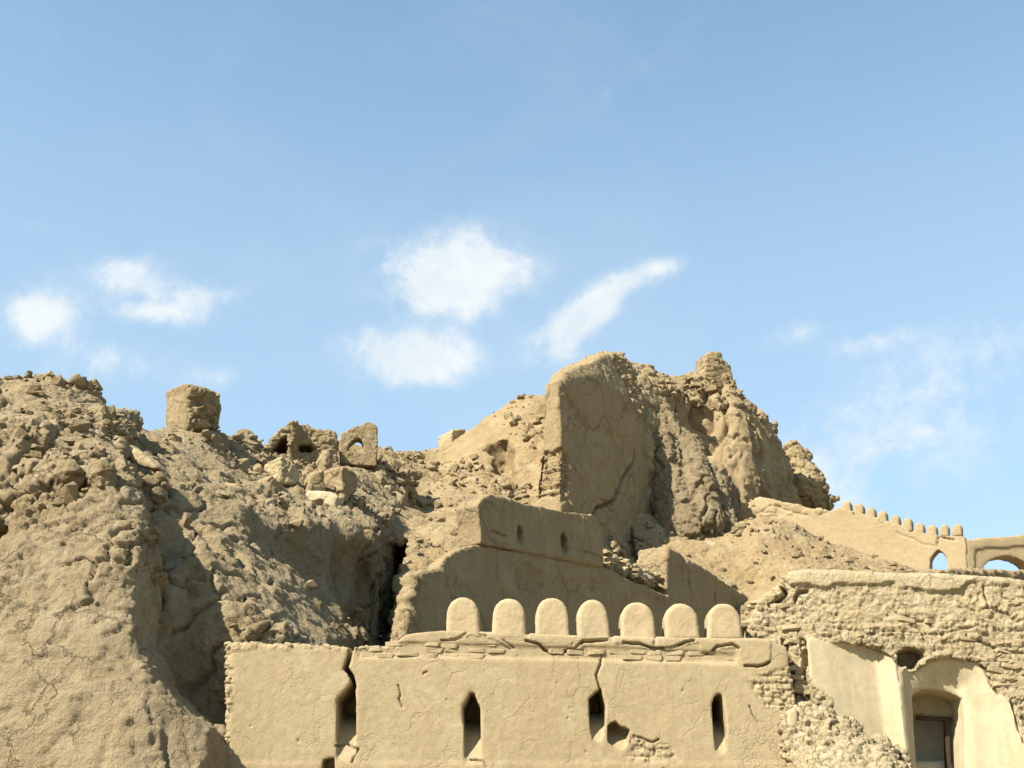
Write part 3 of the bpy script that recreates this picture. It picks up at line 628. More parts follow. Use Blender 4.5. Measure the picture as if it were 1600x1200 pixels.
# ------------------------------------------------------------------ thick eroded wall on the right with the plastered niche and window
FL = Frame(1200, 17.25, -6)
def right_wall():
    root = empty('niche_ruin'); root.location = (float(FL.P[0]), float(FL.P[1]), 0)
    tag(root, 'thick crumbling mud-brick wall with a pale plastered niche and small window', 'wall')
    out = [(1168, 1500), (1168, 1000), (1171, 975), (1180, 950), (1196, 925), (1218, 908), (1228, 896), (1262, 892), (1400, 897), (1480, 898), (1540, 903), (1600, 911), (1760, 922), (1760, 1500)]
    poly = [(u, max(z, .3)) for u, z in FL.poly(out)]
    # plastered panel: left part sinks to the right, then a rib comes forward, then the window bay
    pan = FL.poly([(1259, 1000), (1268, 993), (1290, 1003), (1342, 1004), (1370, 1012), (1405, 1036), (1411, 1050), (1416, 1300), (1330, 1300), (1300, 1090), (1275, 1075), (1264, 1058)])
    bay = FL.poly([(1406, 1046), (1414, 1044), (1432, 1049), (1442, 1043), (1452, 1034), (1478, 1027), (1515, 1031), (1534, 1037), (1546, 1052), (1556, 1072), (1580, 1098), (1592, 1128), (1606, 1160), (1640, 1300), (1410, 1300)])
    win = FL.poly([(1431, 1082), (1447, 1075), (1465, 1073), (1490, 1077), (1512, 1087), (1516, 1120), (1522, 1300), (1444, 1300)])
    hole = FL.poly([(1404, 1022), (1415, 1013), (1434, 1012), (1446, 1018), (1446, 1026), (1436, 1034), (1432, 1047), (1406, 1040)])
    zref = 1120
    kx = [FL.uz(x, zref)[0] for x in (1255, 1300, 1386, 1409, 1412, 1432, 1512, 1524, 1590, 1640)]
    ky = [-.045, .02, .24, .01, .03, .34, .34, .28, -.02, -.04]
    zt = FL.uz(1300, 905)[1]
    def depth(U, Z):
        D = np.interp(U[:, 0, 0], kx, ky).astype(np.float32)[:, None, None]
        m = np.maximum(sstep(.02, -.02, p2(pan, U, Z)), sstep(.02, -.02, p2(bay, U, Z)))
        # vaulted head of the bay: curves forward near its upper edge
        hb = sstep(.0, -.45, p2(bay, U, Z)); fb = np.where(p2(bay, U, Z) < 0, .45 + .55 * hb, 1.0)
        lean = .03 * np.maximum(Z - 2, 0)
        bulge = .10 * sstep(FL.uz(1250, 900)[0], FL.uz(1195, 900)[0], U) 
        return m * np.where(D > 0, D * fb, D) + (1 - m) * (lean * .6 + .0) + bulge * (1 - m)
    def wh(U, W, Z): return np.maximum(p2(win, U, Z) + .10 * np.maximum(W - .45, 0), -W)
    def hh(U, W, Z): return np.maximum(p2(hole, U, Z), W - .55)
    capz = FL.poly([(1228, 880), (1800, 890), (1800, 935), (1600, 917), (1560, 912), (1530, 905), (1512, 908), (1500, 920), (1480, 923), (1450, 922), (1425, 918), (1405, 922), (1398, 911), (1370, 912), (1330, 913), (1305, 911), (1290, 916), (1262, 910), (1235, 912)])
    patch = FL.poly([(1168, 1003), (1205, 1000), (1204, 1036), (1168, 1041)])
    cracks = crack_set(FL, [([(1222, 905), (1228, 925), (1220, 935), (1205, 943)], .03, .25), ([(1242, 940), (1248, 925), (1262, 922)], .025, .12), ([(1225, 1000), (1238, 1050), (1230, 1090)], .03, .14), ([(1255, 1000), (1258, 1060), (1266, 1095)], .03, .14),
                            ([(1535, 1040), (1550, 1070), (1562, 1086)], .015, .08), ([(1582, 1100), (1590, 1130), (1600, 1160)], .02, .1), ([(1342, 1006), (1372, 1014), (1404, 1036)], .010, .05), ([(1225, 1095), (1240, 1090), (1245, 1080), (1258, 1092)], .02, .12),
                            ([(1500, 940), (1530, 955), (1560, 948)], .012, .04), ([(1400, 955), (1440, 970), (1475, 965)], .012, .04), ([(1340, 990), (1400, 985), (1460, 992), (1520, 980)], .012, .05), ([(1530, 1000), (1560, 1015), (1600, 1020)], .018, .08), ([(1540, 915), (1545, 950), (1580, 960)], .014, .07)])
    def disp(P, N, L):
        sm = np.maximum(np.maximum(coat(FL, [pan, bay], P, L, .012, .01), 0), sstep(.30, .45, L[:, 1]))
        front = sstep(.40, .25, L[:, 1])
        cap = coat(FL, [capz], P, L, .05, .02); ptc = coat(FL, [patch], P, L, .02, .015)
        rough = (1 - sm) * (1 - .8 * cap) * (1 - .85 * ptc)
        zz = L[:, 2]; left = sstep(FL.uz(1262, 950)[0] + .1, FL.uz(1262, 950)[0] - .1, L[:, 0]); low_ = sstep(FL.uz(1400, 960)[1], FL.uz(1400, 990)[1], zz)
        bm = np.clip(.25 + .75 * left + .8 * low_ + .6 * sstep(0, .3, fbm(P, .8, 3, off=140.)), 0, 1); course = courses(P, L) * bm * .8
        big = np.clip(.25 + .9 * left + .75 * low_ + .7 * sstep(.1, .4, fbm(P, .8, 3, off=40.)), 0, 1.15)
        d = rough * (stones(P, .22, .036, squash=(1, 1, 1.5), warp=.7) * big + stones(P, .085, .020, squash=(1, 1, 1.3), warp=.5) + .03 * fbm(P, 8., 4, .62) + .03 * fbm(P, 2.5, 3) + course)
        d += .055 * cap * front + .05 * ptc * front + .025 * fbm(P, 1.3, 3) * (1 - .7 * sm)
        d += sm * .004 * fbm(P, 6., 3)
        return d + cracks(L)
    o = wall('wall_face', FL, poly, .95, .04, M_CORE, holes=(wh, hh), depth=depth, disp=disp, rnd=.05, parent=root, sub=1, local=True, whi=.2)
    # pale lime plaster on the niche faces, bare earth elsewhere
    o.data.materials.append(M_LIME)
    n = len(o.data.polygons); ce = np.empty(n * 3); o.data.polygons.foreach_get('center', ce); ce = ce.reshape(-1, 3)
    u = (ce[:, 0] - FL.P[0]) * FL.d[0] + (ce[:, 1] - FL.P[1]) * FL.d[1]; w = (ce[:, 0] - FL.P[0]) * FL.b[0] + (ce[:, 1] - FL.P[1]) * FL.b[1]
    ps = np.minimum(np.minimum(poly_sdf(pan, u, ce[:, 2]), poly_sdf(bay, u, ce[:, 2])), poly_sdf(win, u, ce[:, 2]) - .03)
    lime = (ps < -.012) & (poly_sdf(hole, u, ce[:, 2]) > -.01) & (w > -.05) & (w < .93)
    o.data.polygons.foreach_set('material_index', lime.astype(np.int32))
    # wooden frame of the window set back in the opening
    win_ = empty('window'); win_.parent = root
    def bar(name, a, b, wd, dep, w0, mat):
        a = FL.uz(*a, w0); b = FL.uz(*b, w0); dx, dz = b[0] - a[0], b[1] - a[1]; L_ = math.hypot(dx, dz); me = brick_mesh(name + str(a), L_, dep, wd, mat, 3, .003)
        p = FL.world(np.array([[(a[0] + b[0]) / 2, w0, (a[1] + b[1]) / 2]]))[0]
        return put(name, me, p - np.array(root.location), (0, -math.atan2(dz, dx), FL.ang), (1, 1, 1), win_)
    bar('lintel', (1432, 1122), (1486, 1124), .06, .12, .82, M_WOOD)
    bar('post', (1478, 1123), (1484, 1290), .07, .12, .82, M_WOOD)
    me = brick_mesh('lintel_panel', 1.3, .1, .60, M_CORE, 1, .01)
    c = FL.uz(1470, 1094, .9); p = FL.world(np.array([[c[0], .88, c[1] + .03]]))[0]; put('lintel_panel', me, p - np.array(root.location), (0, 0, FL.ang), (1, 1, 1), win_)
    # bricks showing in the broken-out spots
    rr = random.Random(11)
    spots = []
    for i in range(50):
        px = rr.uniform(1172, 1256); py = rr.uniform(935, 1105); spots.append((px, py))
    for i in range(36):
        px = rr.uniform(1270, 1600); py = rr.uniform(966, 1000 + max(0, (px - 1480) * .35)); spots.append((px, py))
    for i in range(34):
        px = rr.uniform(1548, 1600); py = rr.uniform(1005, 1100); spots.append((px, py))
    bp = np.array(pan); 
    for px, py in spots:
        u_, z_ = FL.uz(px, py)
        if min(poly_sdf(pan, np.array([u_]), np.array([z_]))[0], poly_sdf(bay, np.array([u_]), np.array([z_]))[0]) < .06 or poly_sdf(patch, np.array([u_]), np.array([z_]))[0] < .05: continue
        me = brick_mesh('brick', .22, .16, .085, M_CORE, rr.randrange(8), .012)
        s = rr.uniform(.6, 1.0); p = FL.world(np.array([[u_,   .075 + .03 * rr.random() + .018 * max(z_ - 2, 0) + .10 * (px < 1225), z_]]))[0]
        put('brick', me, p - np.array(root.location), (rr.uniform(-.3, .3), rr.uniform(-.25, .25), rr.uniform(-.5, .5) + FL.ang), (s, s, s * rr.uniform(.8, 1.1)), root)
    # the roofless room behind the window
    room = empty('ruined_room'); c = FL.world(np.array([[FL.uz(1470, 1100)[0], 1.5, 0]]))[0]; room.location = c
    tag(room, 'grey plastered back wall of the roofless room seen through the small window', 'wall')
    me = brick_mesh('room_wall', 5.0, .5, 4.9, M_ROOM, 2, .02); put('back_wall', me, (0.3, .25, 1.3), (0, 0, FL.ang), (1, 1, 1), room)
    me = brick_mesh('room_sill', 2.4, .5, .5, M_ROOM, 2, .02); put('stone_bench', me, (0, -.32, FL.uz(1460, 1187, 1.3)[1] - .28), (.12, 0, FL.ang), (1, 1, 1), room)
right_wall()

# rubble heap fallen in front of the niche
def niche_rubble():
    anchors = [(1215, 1300, 15.9), (1300, 1300, 15.6), (1420, 1300, 15.6), (1235, 1180, 16.6), (1300, 1180, 16.4), (1390, 1190, 16.3), (1240, 1120, 16.95), (1290, 1110, 16.95), (1340, 1145, 16.8), (1400, 1170, 16.7), (1440, 1220, 16.4), (1260, 1090, 17.1)]
    crest = [(1190, 1140, 17.), (1222, 1112, 17.), (1250, 1098, 17.1), (1275, 1098, 17.1), (1300, 1118, 17.), (1330, 1130, 17.), (1346, 1138, 17.), (1352, 1158, 17.), (1385, 1150, 17.), (1398, 1155, 17), (1404, 1190, 16.9), (1412, 1260, 16.8), (1440, 1320, 16.6)]
    def disp(P, N, L): return stones(P, .19, .085, squash=(1, 1, 2.0), warp=.15) + stones(P, .075, .035, warp=.15) + .02 * fbm(P, 9., 3, .6)
    o = relief('rubble_heap', anchors, crest, .045, 17.7, M_CORE, (3.9, 6.35), .2, lowbump(.06, 1.6), disp, sub=1, keep=False, ymin=15.0, sm=.06)
    tag(o, 'heap of broken mud bricks fallen against the foot of the plastered niche', 'rubble heap')
    st = FL.poly([(1225, 1116), (1234, 1108), (1241, 1112), (1244, 1180), (1248, 1300), (1226, 1300)])
    o = wall('plaster_strip', FL, st, .5, .03, M_MERLON, disp=plaster_disp(.006, .01), rnd=.03, local=True, depth=lambda U, Z: -.40 + 0 * U * Z, wlo=.7)
    tag(o, 'narrow upright pale plastered jamb stub at the end of the crenellated wall', 'wall stub')
niche_rubble()

# ------------------------------------------------------------------ long shaded wall behind the merlons
FF = Frame(748, 25.0, 54)
def shaded_wall():
    root = empty('shaded_rampart'); root.location = (float(FF.P[0]), float(FF.P[1]), 0)
    tag(root, 'tall mud wall in shadow behind the merlons, with two slits in its parapet', 'wall')
    slit = []
    for c in ([(805, 826), (808, 820), (812, 822), (814, 830), (815, 858), (806, 858)], [(873, 838), (877, 831), (881, 836), (884, 845), (884, 872), (874, 872)]): slit.append(FF.poly(c))
    def sl(U, W, Z):
        f = None
        for q in slit:
            a = np.array(q); zb = a[:, 1].min(); g = np.maximum(np.maximum(p2(q, U, Z), (zb + 1.5 * np.maximum(W + .1, 0) - Z) * .55), W - .9); f = g if f is None else np.minimum(f, g)
        return f
    cr = crack_set(FF, [([(765, 830), (778, 834), (788, 838)], .02, .08), ([(905, 862), (920, 866), (935, 872)], .02, .06)])
    tex = lambda P, N, L: .03 * sstep(-.015, .015, fbm(P, .7, 4, .55, off=91.)) + .018 * fbm(P, 7., 4, .62) + .05 * fbm(P, .9, 3) + .012 * fbm(P * (1, 1, .3), 5., 2)
    hol = FF.poly([(800, 905), (812, 880), (825, 878), (832, 890), (846, 893), (843, 908), (848, 915), (830, 928), (812, 925)]); hol2 = FF.poly([(917, 912), (925, 905), (932, 908), (930, 920), (922, 925)])
    def d_low(P, N, L):
        m = coat(FF, [hol, hol2], P, L, .06, .03); g = sstep(.55, .8, np.abs(np.sin(L[:, 2] * pi / .12)))
        return tex(P, N, L) + sstep(low[0][0] + .5, low[0][0] + .1, L[:, 0] - .1 * (L[:, 2] - 5)) * stones(P, .25, .07) + m * (-.05 - .03 * g + .5 * stones(P, .2, .06, squash=(1, 1, 2)))
    low = FF.poly([(628, 1300), (630, 1010), (636, 965), (644, 925), (650, 898), (662, 893), (684, 890), (694, 876), (708, 862), (730, 852), (748, 850), (850, 867), (935, 884), (985, 905), (1040, 929), (1110, 958), (1190, 995), (1260, 1030), (1260, 1300)])
    low = [(u, max(z, 3.0)) for u, z in low]
    wall('lower_wall', FF, low, .32, .095, M_OLD, holes=(sl,), disp=d_low, rnd=.03, parent=root, local=True, sub=1)
    par = FF.poly([(748, 851), (747, 820), (743, 790), (750, 779), (763, 774), (785, 779), (815, 787), (855, 796), (900, 803), (922, 806), (932, 818), (937, 838), (938, 862), (939, 886), (850, 869)])
    wall('parapet', FF, par, .62, .05, M_OLD, holes=(sl,), disp=lambda P, N, L: tex(P, N, L) + cr(L), rnd=.03, parent=root, local=True, depth=lambda U, Z: -.07 + 0 * U * Z)
    # lower left shoulder of the parapet, its end still lit
    sh = FF.poly([(722, 862), (724, 800), (732, 795), (747, 800), (748, 852)], .5)
    wall('parapet_end', FF, sh, .6, .065, M_OLD, disp=tex, rnd=.03, parent=root, local=True, depth=lambda U, Z: .45 + 0 * U * Z, whi=.6)
    rr = random.Random(3)                                           # crumbled bricks along the broken top
    for i in range(70):
        px = rr.uniform(942, 1042); py = 868 + (px - 942) * .46 + rr.uniform(-5, 16); u, z = FF.uz(px, py, .4)
        me = brick_mesh('brick', .34, .3, .16, M_CORE, rr.randrange(8), .025); s = rr.uniform(.5, 1.15)
        p = FF.world(np.array([[u, rr.uniform(.1, .9), z]]))[0]; put('brick', me, p - np.array(root.location), (rr.uniform(-.6, .6), rr.uniform(-.6, .6), rr.uniform(0, 3)), (s, s, s), root)
    core = FF.poly([(938, 890), (939, 862), (950, 868), (980, 880), (1000, 892), (1030, 905), (1045, 930)], .5)
    wall('broken_core', FF, core, .9, .075, M_CORE, disp=lambda P, N, L: stones(P, .3, .14, squash=(1, 1, 1.6)) + .03 * fbm(P, 6., 3), rnd=.08, parent=root, local=True, depth=lambda U, Z: .3 + 0 * U * Z)
    # stub with a sunlit end and the stretch beyond it
    stub = FF.poly([(1042, 935), (1041, 870), (1043, 855), (1060, 864), (1073, 875), (1076, 905), (1080, 950)])
    o = wall('end_stub', FF, stub, 1.0, .065, M_OLD, disp=lambda P, N, L: tex(P, N, L) + sstep(.12, .35, L[:, 1]) * stones(P, .2, .05), rnd=.03, parent=root, local=True, depth=lambda U, Z: -.02 + 0 * U * Z)
    far = FF.poly([(1081, 960), (1078, 910), (1073, 878), (1078, 872), (1090, 880), (1120, 900), (1150, 920), (1180, 940), (1230, 968), (1230, 1015), (1150, 985)])
    s3 = [FF.poly([(1118, 926), (1121, 922), (1122, 940), (1119, 941)]), FF.poly([(1151, 940), (1153, 937), (1155, 950), (1152, 951)])]
    wall('far_parapet', FF, far, .9, .07, M_OLD, holes=[(lambda U, W, Z, q=q: np.maximum(p2(q, U, Z), W - .6)) for q in s3], disp=tex, rnd=.03, parent=root, local=True, depth=lambda U, Z: .03 + 0 * U * Z)
shaded_wall()

# ------------------------------------------------------------------ tall upright slab wall with a sunlit edge
FG = Frame(879, 36.0, 55)
def tall_wall():
    out = [(850, 960), (876, 800), (878, 700), (873, 597), (884, 585), (905, 572), (940, 557), (965, 550), (985, 552), (992, 575), (997, 610), (1003, 650), (1010, 690), (1026, 730), (1030, 800), (1033, 900), (1033, 960)]
    back = {(905, 572): .25, (940, 557): .5, (965, 550): .75, (985, 552): .95, (992, 575): .95, (997, 610): .55, (1003, 650): .1}
    poly = [FG.uz(x, y, back.get((x, y), 0.0)) for x, y in out]
    a = FG.uz(873, 598); b = FG.uz(940, 586); c = FG.uz(1003, 650)
    cr = crack_set(FG, [([(900, 640), (915, 670), (912, 700)], .02, .05), ([(985, 740), (1005, 770), (1000, 800)], .02, .06), ([(868, 770), (866, 800)], .05, .2), ([(992, 705), (990, 725), (975, 745), (968, 765), (955, 785), (930, 795), (922, 812)], .055, .32), ([(1024, 735), (1026, 790), (1030, 850)], .07, .3), ([(890, 715), (898, 735)], .03, .08), ([(940, 690), (942, 710)], .025, .06), ([(938, 780), (950, 786)], .05, .12), ([(960, 640), (975, 660)], .02, .04)])
    def extra(f, U, W, Z):
        ln = np.interp(U[:, 0, 0], [a[0], b[0], c[0]], [a[1], b[1], c[1]]).astype(np.float32)[:, None, None]
        f = smax(f, ((Z - ln) * .42 - (W)) * .9, .03)
        return f
    hole = FG.poly([(868, 708), (880, 700), (888, 715), (890, 760), (884, 775), (870, 770), (866, 735)])
    zb = poly[0][1]; zbase = FG.uz(880, 870)[1]; ztop = FG.uz(873, 598)[1]
    def disp(P, N, L):
        d = .02 * fbm(P, 5., 4, .62) + .05 * fbm(P, .7, 3) + .05 * sstep(-.02, .02, fbm(P, .55, 4, .55, off=90.)) + crevice(P, .6, .10, .03, 31., (1, 1, .6))
        m = coat(FG, [hole], P, L, .12, .06); d += m * (stones(P, .24, .08, squash=(1, 1, 1.6)) + courses(P, L, .14, .34, .03, .10, .10) - .12)
        e = sstep(FG.uz(990, 600)[0] - .1, FG.uz(990, 600)[0] + .1, L[:, 0]) * sstep(FG.uz(990, 660)[1], FG.uz(990, 640)[1], L[:, 2]); d += e * stones(P, .35, .22, squash=(1, 1, 1.7))
        top = sstep(-.25, .1, fbm(P, 2., 3)) * sstep(FG.uz(900, 640)[1], FG.uz(900, 560)[1], L[:, 2]); d += top * stones(P, .25, .04)
        return d + cr(L)
    # the slab is thicker towards its foot on the far side
    def hole_none(U, W, Z): return 1 + 0 * U * W * Z
    def ext2(f, U, W, Z):
        f = extra(f, U, W, Z); t = np.clip((ztop - Z) / (ztop - zbase), 0, 1.3)
        return smax(f, W - (.55 + .75 * t + .45 * np.clip(U - a[0] - .3, 0, 4)), .06)
    o = wall('upright_slab', FG, poly, 3.0, .10, M_OLD, disp=disp, rnd=.02, local=True, extra=ext2, sub=1)
    tag(o, 'tall upright mud slab with one narrow sunlit edge and a broad cracked shaded face', 'wall')
tall_wall()

# ------------------------------------------------------------------ bulging rock beside the slab wall
def capsule(X, Y, Z, a, b, ra, rb):
    a = np.asarray(a); b = np.asarray(b); d = b - a; L = d @ d
    t = np.clip(((X - a[0]) * d[0] + (Y - a[1]) * d[1] + (Z - a[2]) * d[2]) / L, 0, 1); r = ra + (rb - ra) * t
    return np.sqrt((X - a[0] - t * d[0]) ** 2 + (Y - a[1] - t * d[1]) ** 2 + (Z - a[2] - t * d[2]) ** 2) - r
def rocks():
    segs = [((1035, 690, 42.6), (1058, 835, 40.6), .70, .72), ((1050, 735, 41.9), (1072, 835, 40.4), .55, .62), ((1085, 745, 41.6), (1100, 815, 40.6), .60, .72), ((1068, 700, 42.8), (1094, 765, 41.4), .7, .62),
            ((1115, 752, 42.2), (1126, 832, 41.2), .66, .62), ((1096, 845, 40.9), (1112, 852, 40.9), .68, .60), ((1015, 640, 43.4), (1050, 710, 42.6), .7, .7), ((1135, 775, 43.0), (1142, 830, 42.6), .6, .5)]
    A = [(at(*s[0]), at(*s[1]), s[2], s[3]) for s in segs]
    pts = np.array([p for s in A for p in s[:2]])
    def sdf(X, Y, Z):
        f = None
        for a, b, ra, rb in A:
            g = capsule(X, Y, Z, a, b, ra, rb); f = g if f is None else smin(f, g, .03)
        return f
    def disp(P, N, L):
        v = fbm(P * (1, 1, .3), 1.8, 4, .6, off=8.); return .06 * v + stones(P, 1.0, .22, squash=(1.1, 1.1, .5), warp=.4) + stones(P, .45, .08, warp=.4) + stones(P, .3, .05, squash=(1, 1, .6)) + .03 * fbm(P, 5., 3)
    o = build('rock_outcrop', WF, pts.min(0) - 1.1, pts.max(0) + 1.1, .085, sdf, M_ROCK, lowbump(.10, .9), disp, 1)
    tag(o, 'bulging pale rocks hanging beside the shaded slab wall', 'rock')
rocks()

# ------------------------------------------------------------------ great ruined tower on the summit
def tower():
    root = empty('ruined_tower'); c = at(1150, 770, 44.5); root.location = (float(c[0]), float(c[1]), float(c[2]))
    tag(root, 'great crumbling round tower on the summit with a small stump on top', 'tower')
    anchors = [(985, 600, 42.2), (1008, 600, 42.6), (1010, 660, 41.6), (1012, 720, 41.2), (1050, 620, 44.0), (1050, 690, 43.2), (1050, 740, 42.6), (1088, 610, 45.8), (1090, 660, 45.3), (1092, 730, 44.7), (1112, 640, 45.0), (1112, 720, 44.4), (1150, 650, 44.4), (1150, 740, 43.9), (1190, 690, 44.8), (1190, 760, 44.5), (1215, 730, 46.2), (1220, 780, 46.0), (1245, 770, 49.), (1100, 800, 43.4), (1000, 800, 41), (1150, 800, 43.4), (1200, 820, 44.5), (1000, 570, 45), (1060, 585, 46), (1110, 590, 46.6), (1150, 610, 46.5), (1180, 640, 46.6), (1215, 690, 47.4), (1260, 850, 49)]
    crest = [(960, 590, 46.5), (1000, 588, 46.5), (1012, 592, 46.5), (1030, 600, 46.5), (1045, 598, 46.5), (1060, 590, 46.5), (1078, 585, 46.5), (1098, 581, 46.5), (1110, 580, 46.5), (1147, 592, 46.5), (1152, 602, 46.6), (1168, 612, 46.8), (1180, 640, 47), (1192, 655, 47.2), (1206, 672, 47.5), (1220, 695, 47.8), (1235, 715, 48.2), (1250, 745, 48.6), (1262, 790, 49.), (1270, 830, 49.)]
    def disp(P, N, L):
        top = sstep(17.8, 19.0, P[:, 2] + .8 * fbm(P, .5, 2))
        return stones(P, 1.5, .15, squash=(1, 1, .45), warp=.4) * (1 - .5 * top) + top * (stones(P, 1.0, .24, squash=(1, 1, 1.4), warp=.1) + stones(P, .38, .09, squash=(1, 1, 1.6))) + crevice(P, .5, .35, .05, 15.) + (1 - top) * (stones(P, .36, .10) * sstep(-.05, .25, fbm(P, .6, 3)) + .10 * fbm(P * (1, 1, .25), 1.6, 3) - .12 * sstep(.25, .4, fbm(P, 1.6, 3, off=66.))) + .04 * fbm(P, 4., 4, .6)
    def low(P):
        top = sstep(18.0, 19.2, P[:, 2]); return (.10 + .35 * top) * fbm(P, .55, 3) + .25 * top * (np.abs(fbm(P, .9, 2, off=5.)) - .2)
    relief('tower_body', anchors, crest, .13, 50.5, M_OLD, (4.6, 14.2), 11.5, low, disp, sub=1, keep=True, ymin=40.2, sm=.2, parent=root)
    ft = Frame(1120, 46.2, 20)
    st = [(1094, 600), (1098, 585), (1102, 575), (1103, 552), (1112, 549), (1127, 548), (1130, 560), (1135, 564), (1143, 572), (1145, 590), (1148, 605)]
    wall('stump', ft, st, 1.0, .085, M_OLD, disp=lambda P, N, L: stones(P, .42, .06, squash=(1, 1, 1.8)) + .03 * fbm(P, 4., 3), rnd=.05, parent=root)
    fs = Frame(1010, 45.6, 10)                                     # upright splinter beside the slab wall
    wall('splinter', fs, [(988, 660), (990, 600), (996, 572), (1004, 568), (1008, 585), (1013, 600), (1010, 640), (1006, 665)], .8, .085, M_OLD, disp=lambda P, N, L: stones(P, .4, .14, squash=(1, 1, 1.8)) + .04 * fbm(P, 4., 3), rnd=.1, parent=root)
    rr = random.Random(21)                                          # slabs and bricks standing out of the broken top
    me_ = [brick_mesh('stone', .62, .5, .22, M_OLD, k, .05) for k in range(8)]
    for i in range(34):
        t = rr.random(); px = 1055 + 135 * t; yc = np.interp(px, [1012, 1060, 1100, 1150, 1190], [596, 592, 584, 604, 655]); py = yc + rr.uniform(2, 46)
        Yd = np.interp(py - yc, [0, 46], [46.3, 45.0]); p = at(px, py, Yd); s = rr.uniform(.5, 1.15)
        put('stone', me_[rr.randrange(8)], p - np.array(root.location), (rr.uniform(-.3, .3), rr.uniform(-.4, .4), rr.uniform(0, 3)), (s, s, s), root)
    # dark lump behind the tower's right shoulder
    segs = [((1238, 712, 50), (1250, 760, 50), .55, 1.3), ((1256, 712, 50), (1256, 725, 50), .22, .3), ((1265, 740, 50), (1262, 770, 50), .30, .7), ((1240, 770, 50), (1292, 785, 49.6), 1.1, .35), ((1285, 778, 49.6), (1308, 780, 49.6), .25, .16)]
    A = [(at(*s[0]), at(*s[1]), s[2], s[3]) for s in segs]; pts = np.array([p for s in A for p in s[:2]])
    def sdf(X, Y, Z):
        f = None
        for a, b, ra, rb in A:
            g = capsule(X, Y, Z, a, b, ra, rb); f = g if f is None else smin(f, g, .12)
        return f
    o = build('ruined_bastion', WF, pts.min(0) - 1.9, pts.max(0) + 1.9, .10, sdf, M_OLD, lowbump(.25, .8), lambda P, N, L: stones(P, .7, .16, squash=(1, 1, 1.4)) + stones(P, .25, .05) + .04 * fbm(P, 4., 3), 1)
    tag(o, 'dark crumbling bastion stump behind the right shoulder of the round tower', 'ruin')
tower()

# ------------------------------------------------------------------ far crenellated wall with the pointed window
FK = Frame(1192, 43.6, -30)
def far_wall():
    root = empty('far_battlement'); root.location = (float(FK.P[0]), float(FK.P[1]), 0)
    tag(root, 'far sunlit battlement wall stepping down the slope with ten small merlons and a pointed window', 'wall')
    out = [(1150, 920), (1150, 790), (1190, 775), (1212, 780), (1240, 786), (1270, 794), (1298, 797), (1311, 791), (1330, 797), (1350, 802), (1370, 808), (1388, 813), (1408, 820), (1427, 826), (1446, 832), (1466, 835), (1486, 836), (1506, 836), (1510, 842), (1513, 930)]
    arch = [(1453.5, 892), (1453.5, 878), (1456, 870), (1461, 863), (1467, 859), (1473, 864), (1478, 871), (1480.5, 880), (1480.5, 892)]
    bits = [([(1334, 801.5), (1337, 803)], .03, .5), ([(1377, 813.5), (1379, 814)], .05, .5), ([(1423, 828), (1425, 828)], .045, .5), ([(1400, 832), (1428, 842), (1440, 850), (1460, 852)], .02, .06), ([(1464, 852), (1467, 836), (1475, 840), (1490, 843)], .03, .12), ([(1280, 806), (1298, 797)], .03, .06), ([(1213, 790), (1235, 800), (1262, 805)], .03, .06)]
    cr = crack_set(FK, bits)
    wall('wall_face', FK, out, .55, .09, M_FAR, through=(FK.poly(arch),), disp=lambda P, N, L: .012 * fbm(P, 5., 3) + .04 * fbm(P, .6, 3) + cr(L) + sstep(FK.uz(1300, 800)[0], FK.uz(1290, 800)[0], L[:, 0]) * sstep(FK.uz(1250, 815)[1], FK.uz(1250, 795)[1], L[:, 2]) * stones(P, .5, .10), rnd=.05, parent=root)
    tops = [(1322, 781), (1341, 786), (1360, 792), (1378, 797), (1398, 803.5), (1417, 809), (1436, 815), (1456, 820), (1475, 819), (1495, 818)]
    for i, (cx, ty) in enumerate(tops):
        pts = []; hw = 7.4 + random.uniform(-.5, .5); ty += random.uniform(-.8, .8)
        for k in range(11):
            a = pi * k / 10; pts.append((cx + hw * math.copysign(abs(cos(a)) ** .85, cos(a)), ty + 8 - 8 * sin(a)))
        pts = [(cx + hw + .3, ty + 20 + (2 if i < 7 else 0))] + pts + [(cx - hw - .3, ty + 20)]
        wall('merlon', FK, pts, .42, .06, M_FAR, disp=lambda P, N, L: .012 * fbm(P, 5., 2), rnd=.06, parent=root, depth=lambda U, Z: .012 + 0 * U * Z)
    fa = Frame(1509, 39.75, 4); root2 = empty('arcade'); root2.location = (float(fa.P[0]), float(fa.P[1]), 0)
    tag(root2, 'sunlit wall with a wide framed arch at the right edge of the picture', 'wall')
    out = [(1509, 940), (1508, 843), (1540, 840), (1600, 835), (1640, 832), (1720, 830), (1720, 940)]
    ar = [(1533, 905), (1537, 888), (1546, 877), (1560, 870), (1575, 868), (1590, 871), (1604, 878), (1614, 890), (1617, 905)]
    fram = fa.poly([(1524, 930), (1524, 860), (1526, 857), (1600, 853), (1628, 851), (1628, 930)])
    def dep(U, Z): return .07 * sstep(.015, -.015, p2(fram, U, Z))
    wall('wall_face', fa, out, .8, .075, M_FAR, through=(fa.poly(ar),), depth=dep, disp=lambda P, N, L: .012 * fbm(P, 5., 3) + .03 * fbm(P, .8, 2), rnd=.05, parent=root2)
far_wall()
def ridge():
    fr = Frame(1438, 27.0, 48)
    out = [(1425, 960), (1436, 899), (1450, 894), (1480, 890), (1500, 889.5), (1560, 891), (1600, 892), (1660, 893), (1660, 960)]
    o = wall('low_parapet', fr, out, .8, .09, M_OLD, disp=lambda P, N, L: stones(P, .3, .10) + .03 * fbm(P, 5., 3), rnd=.06)
    tag(o, 'low dark crumbled parapet in shade below the wide framed arch', 'wall')
ridge()

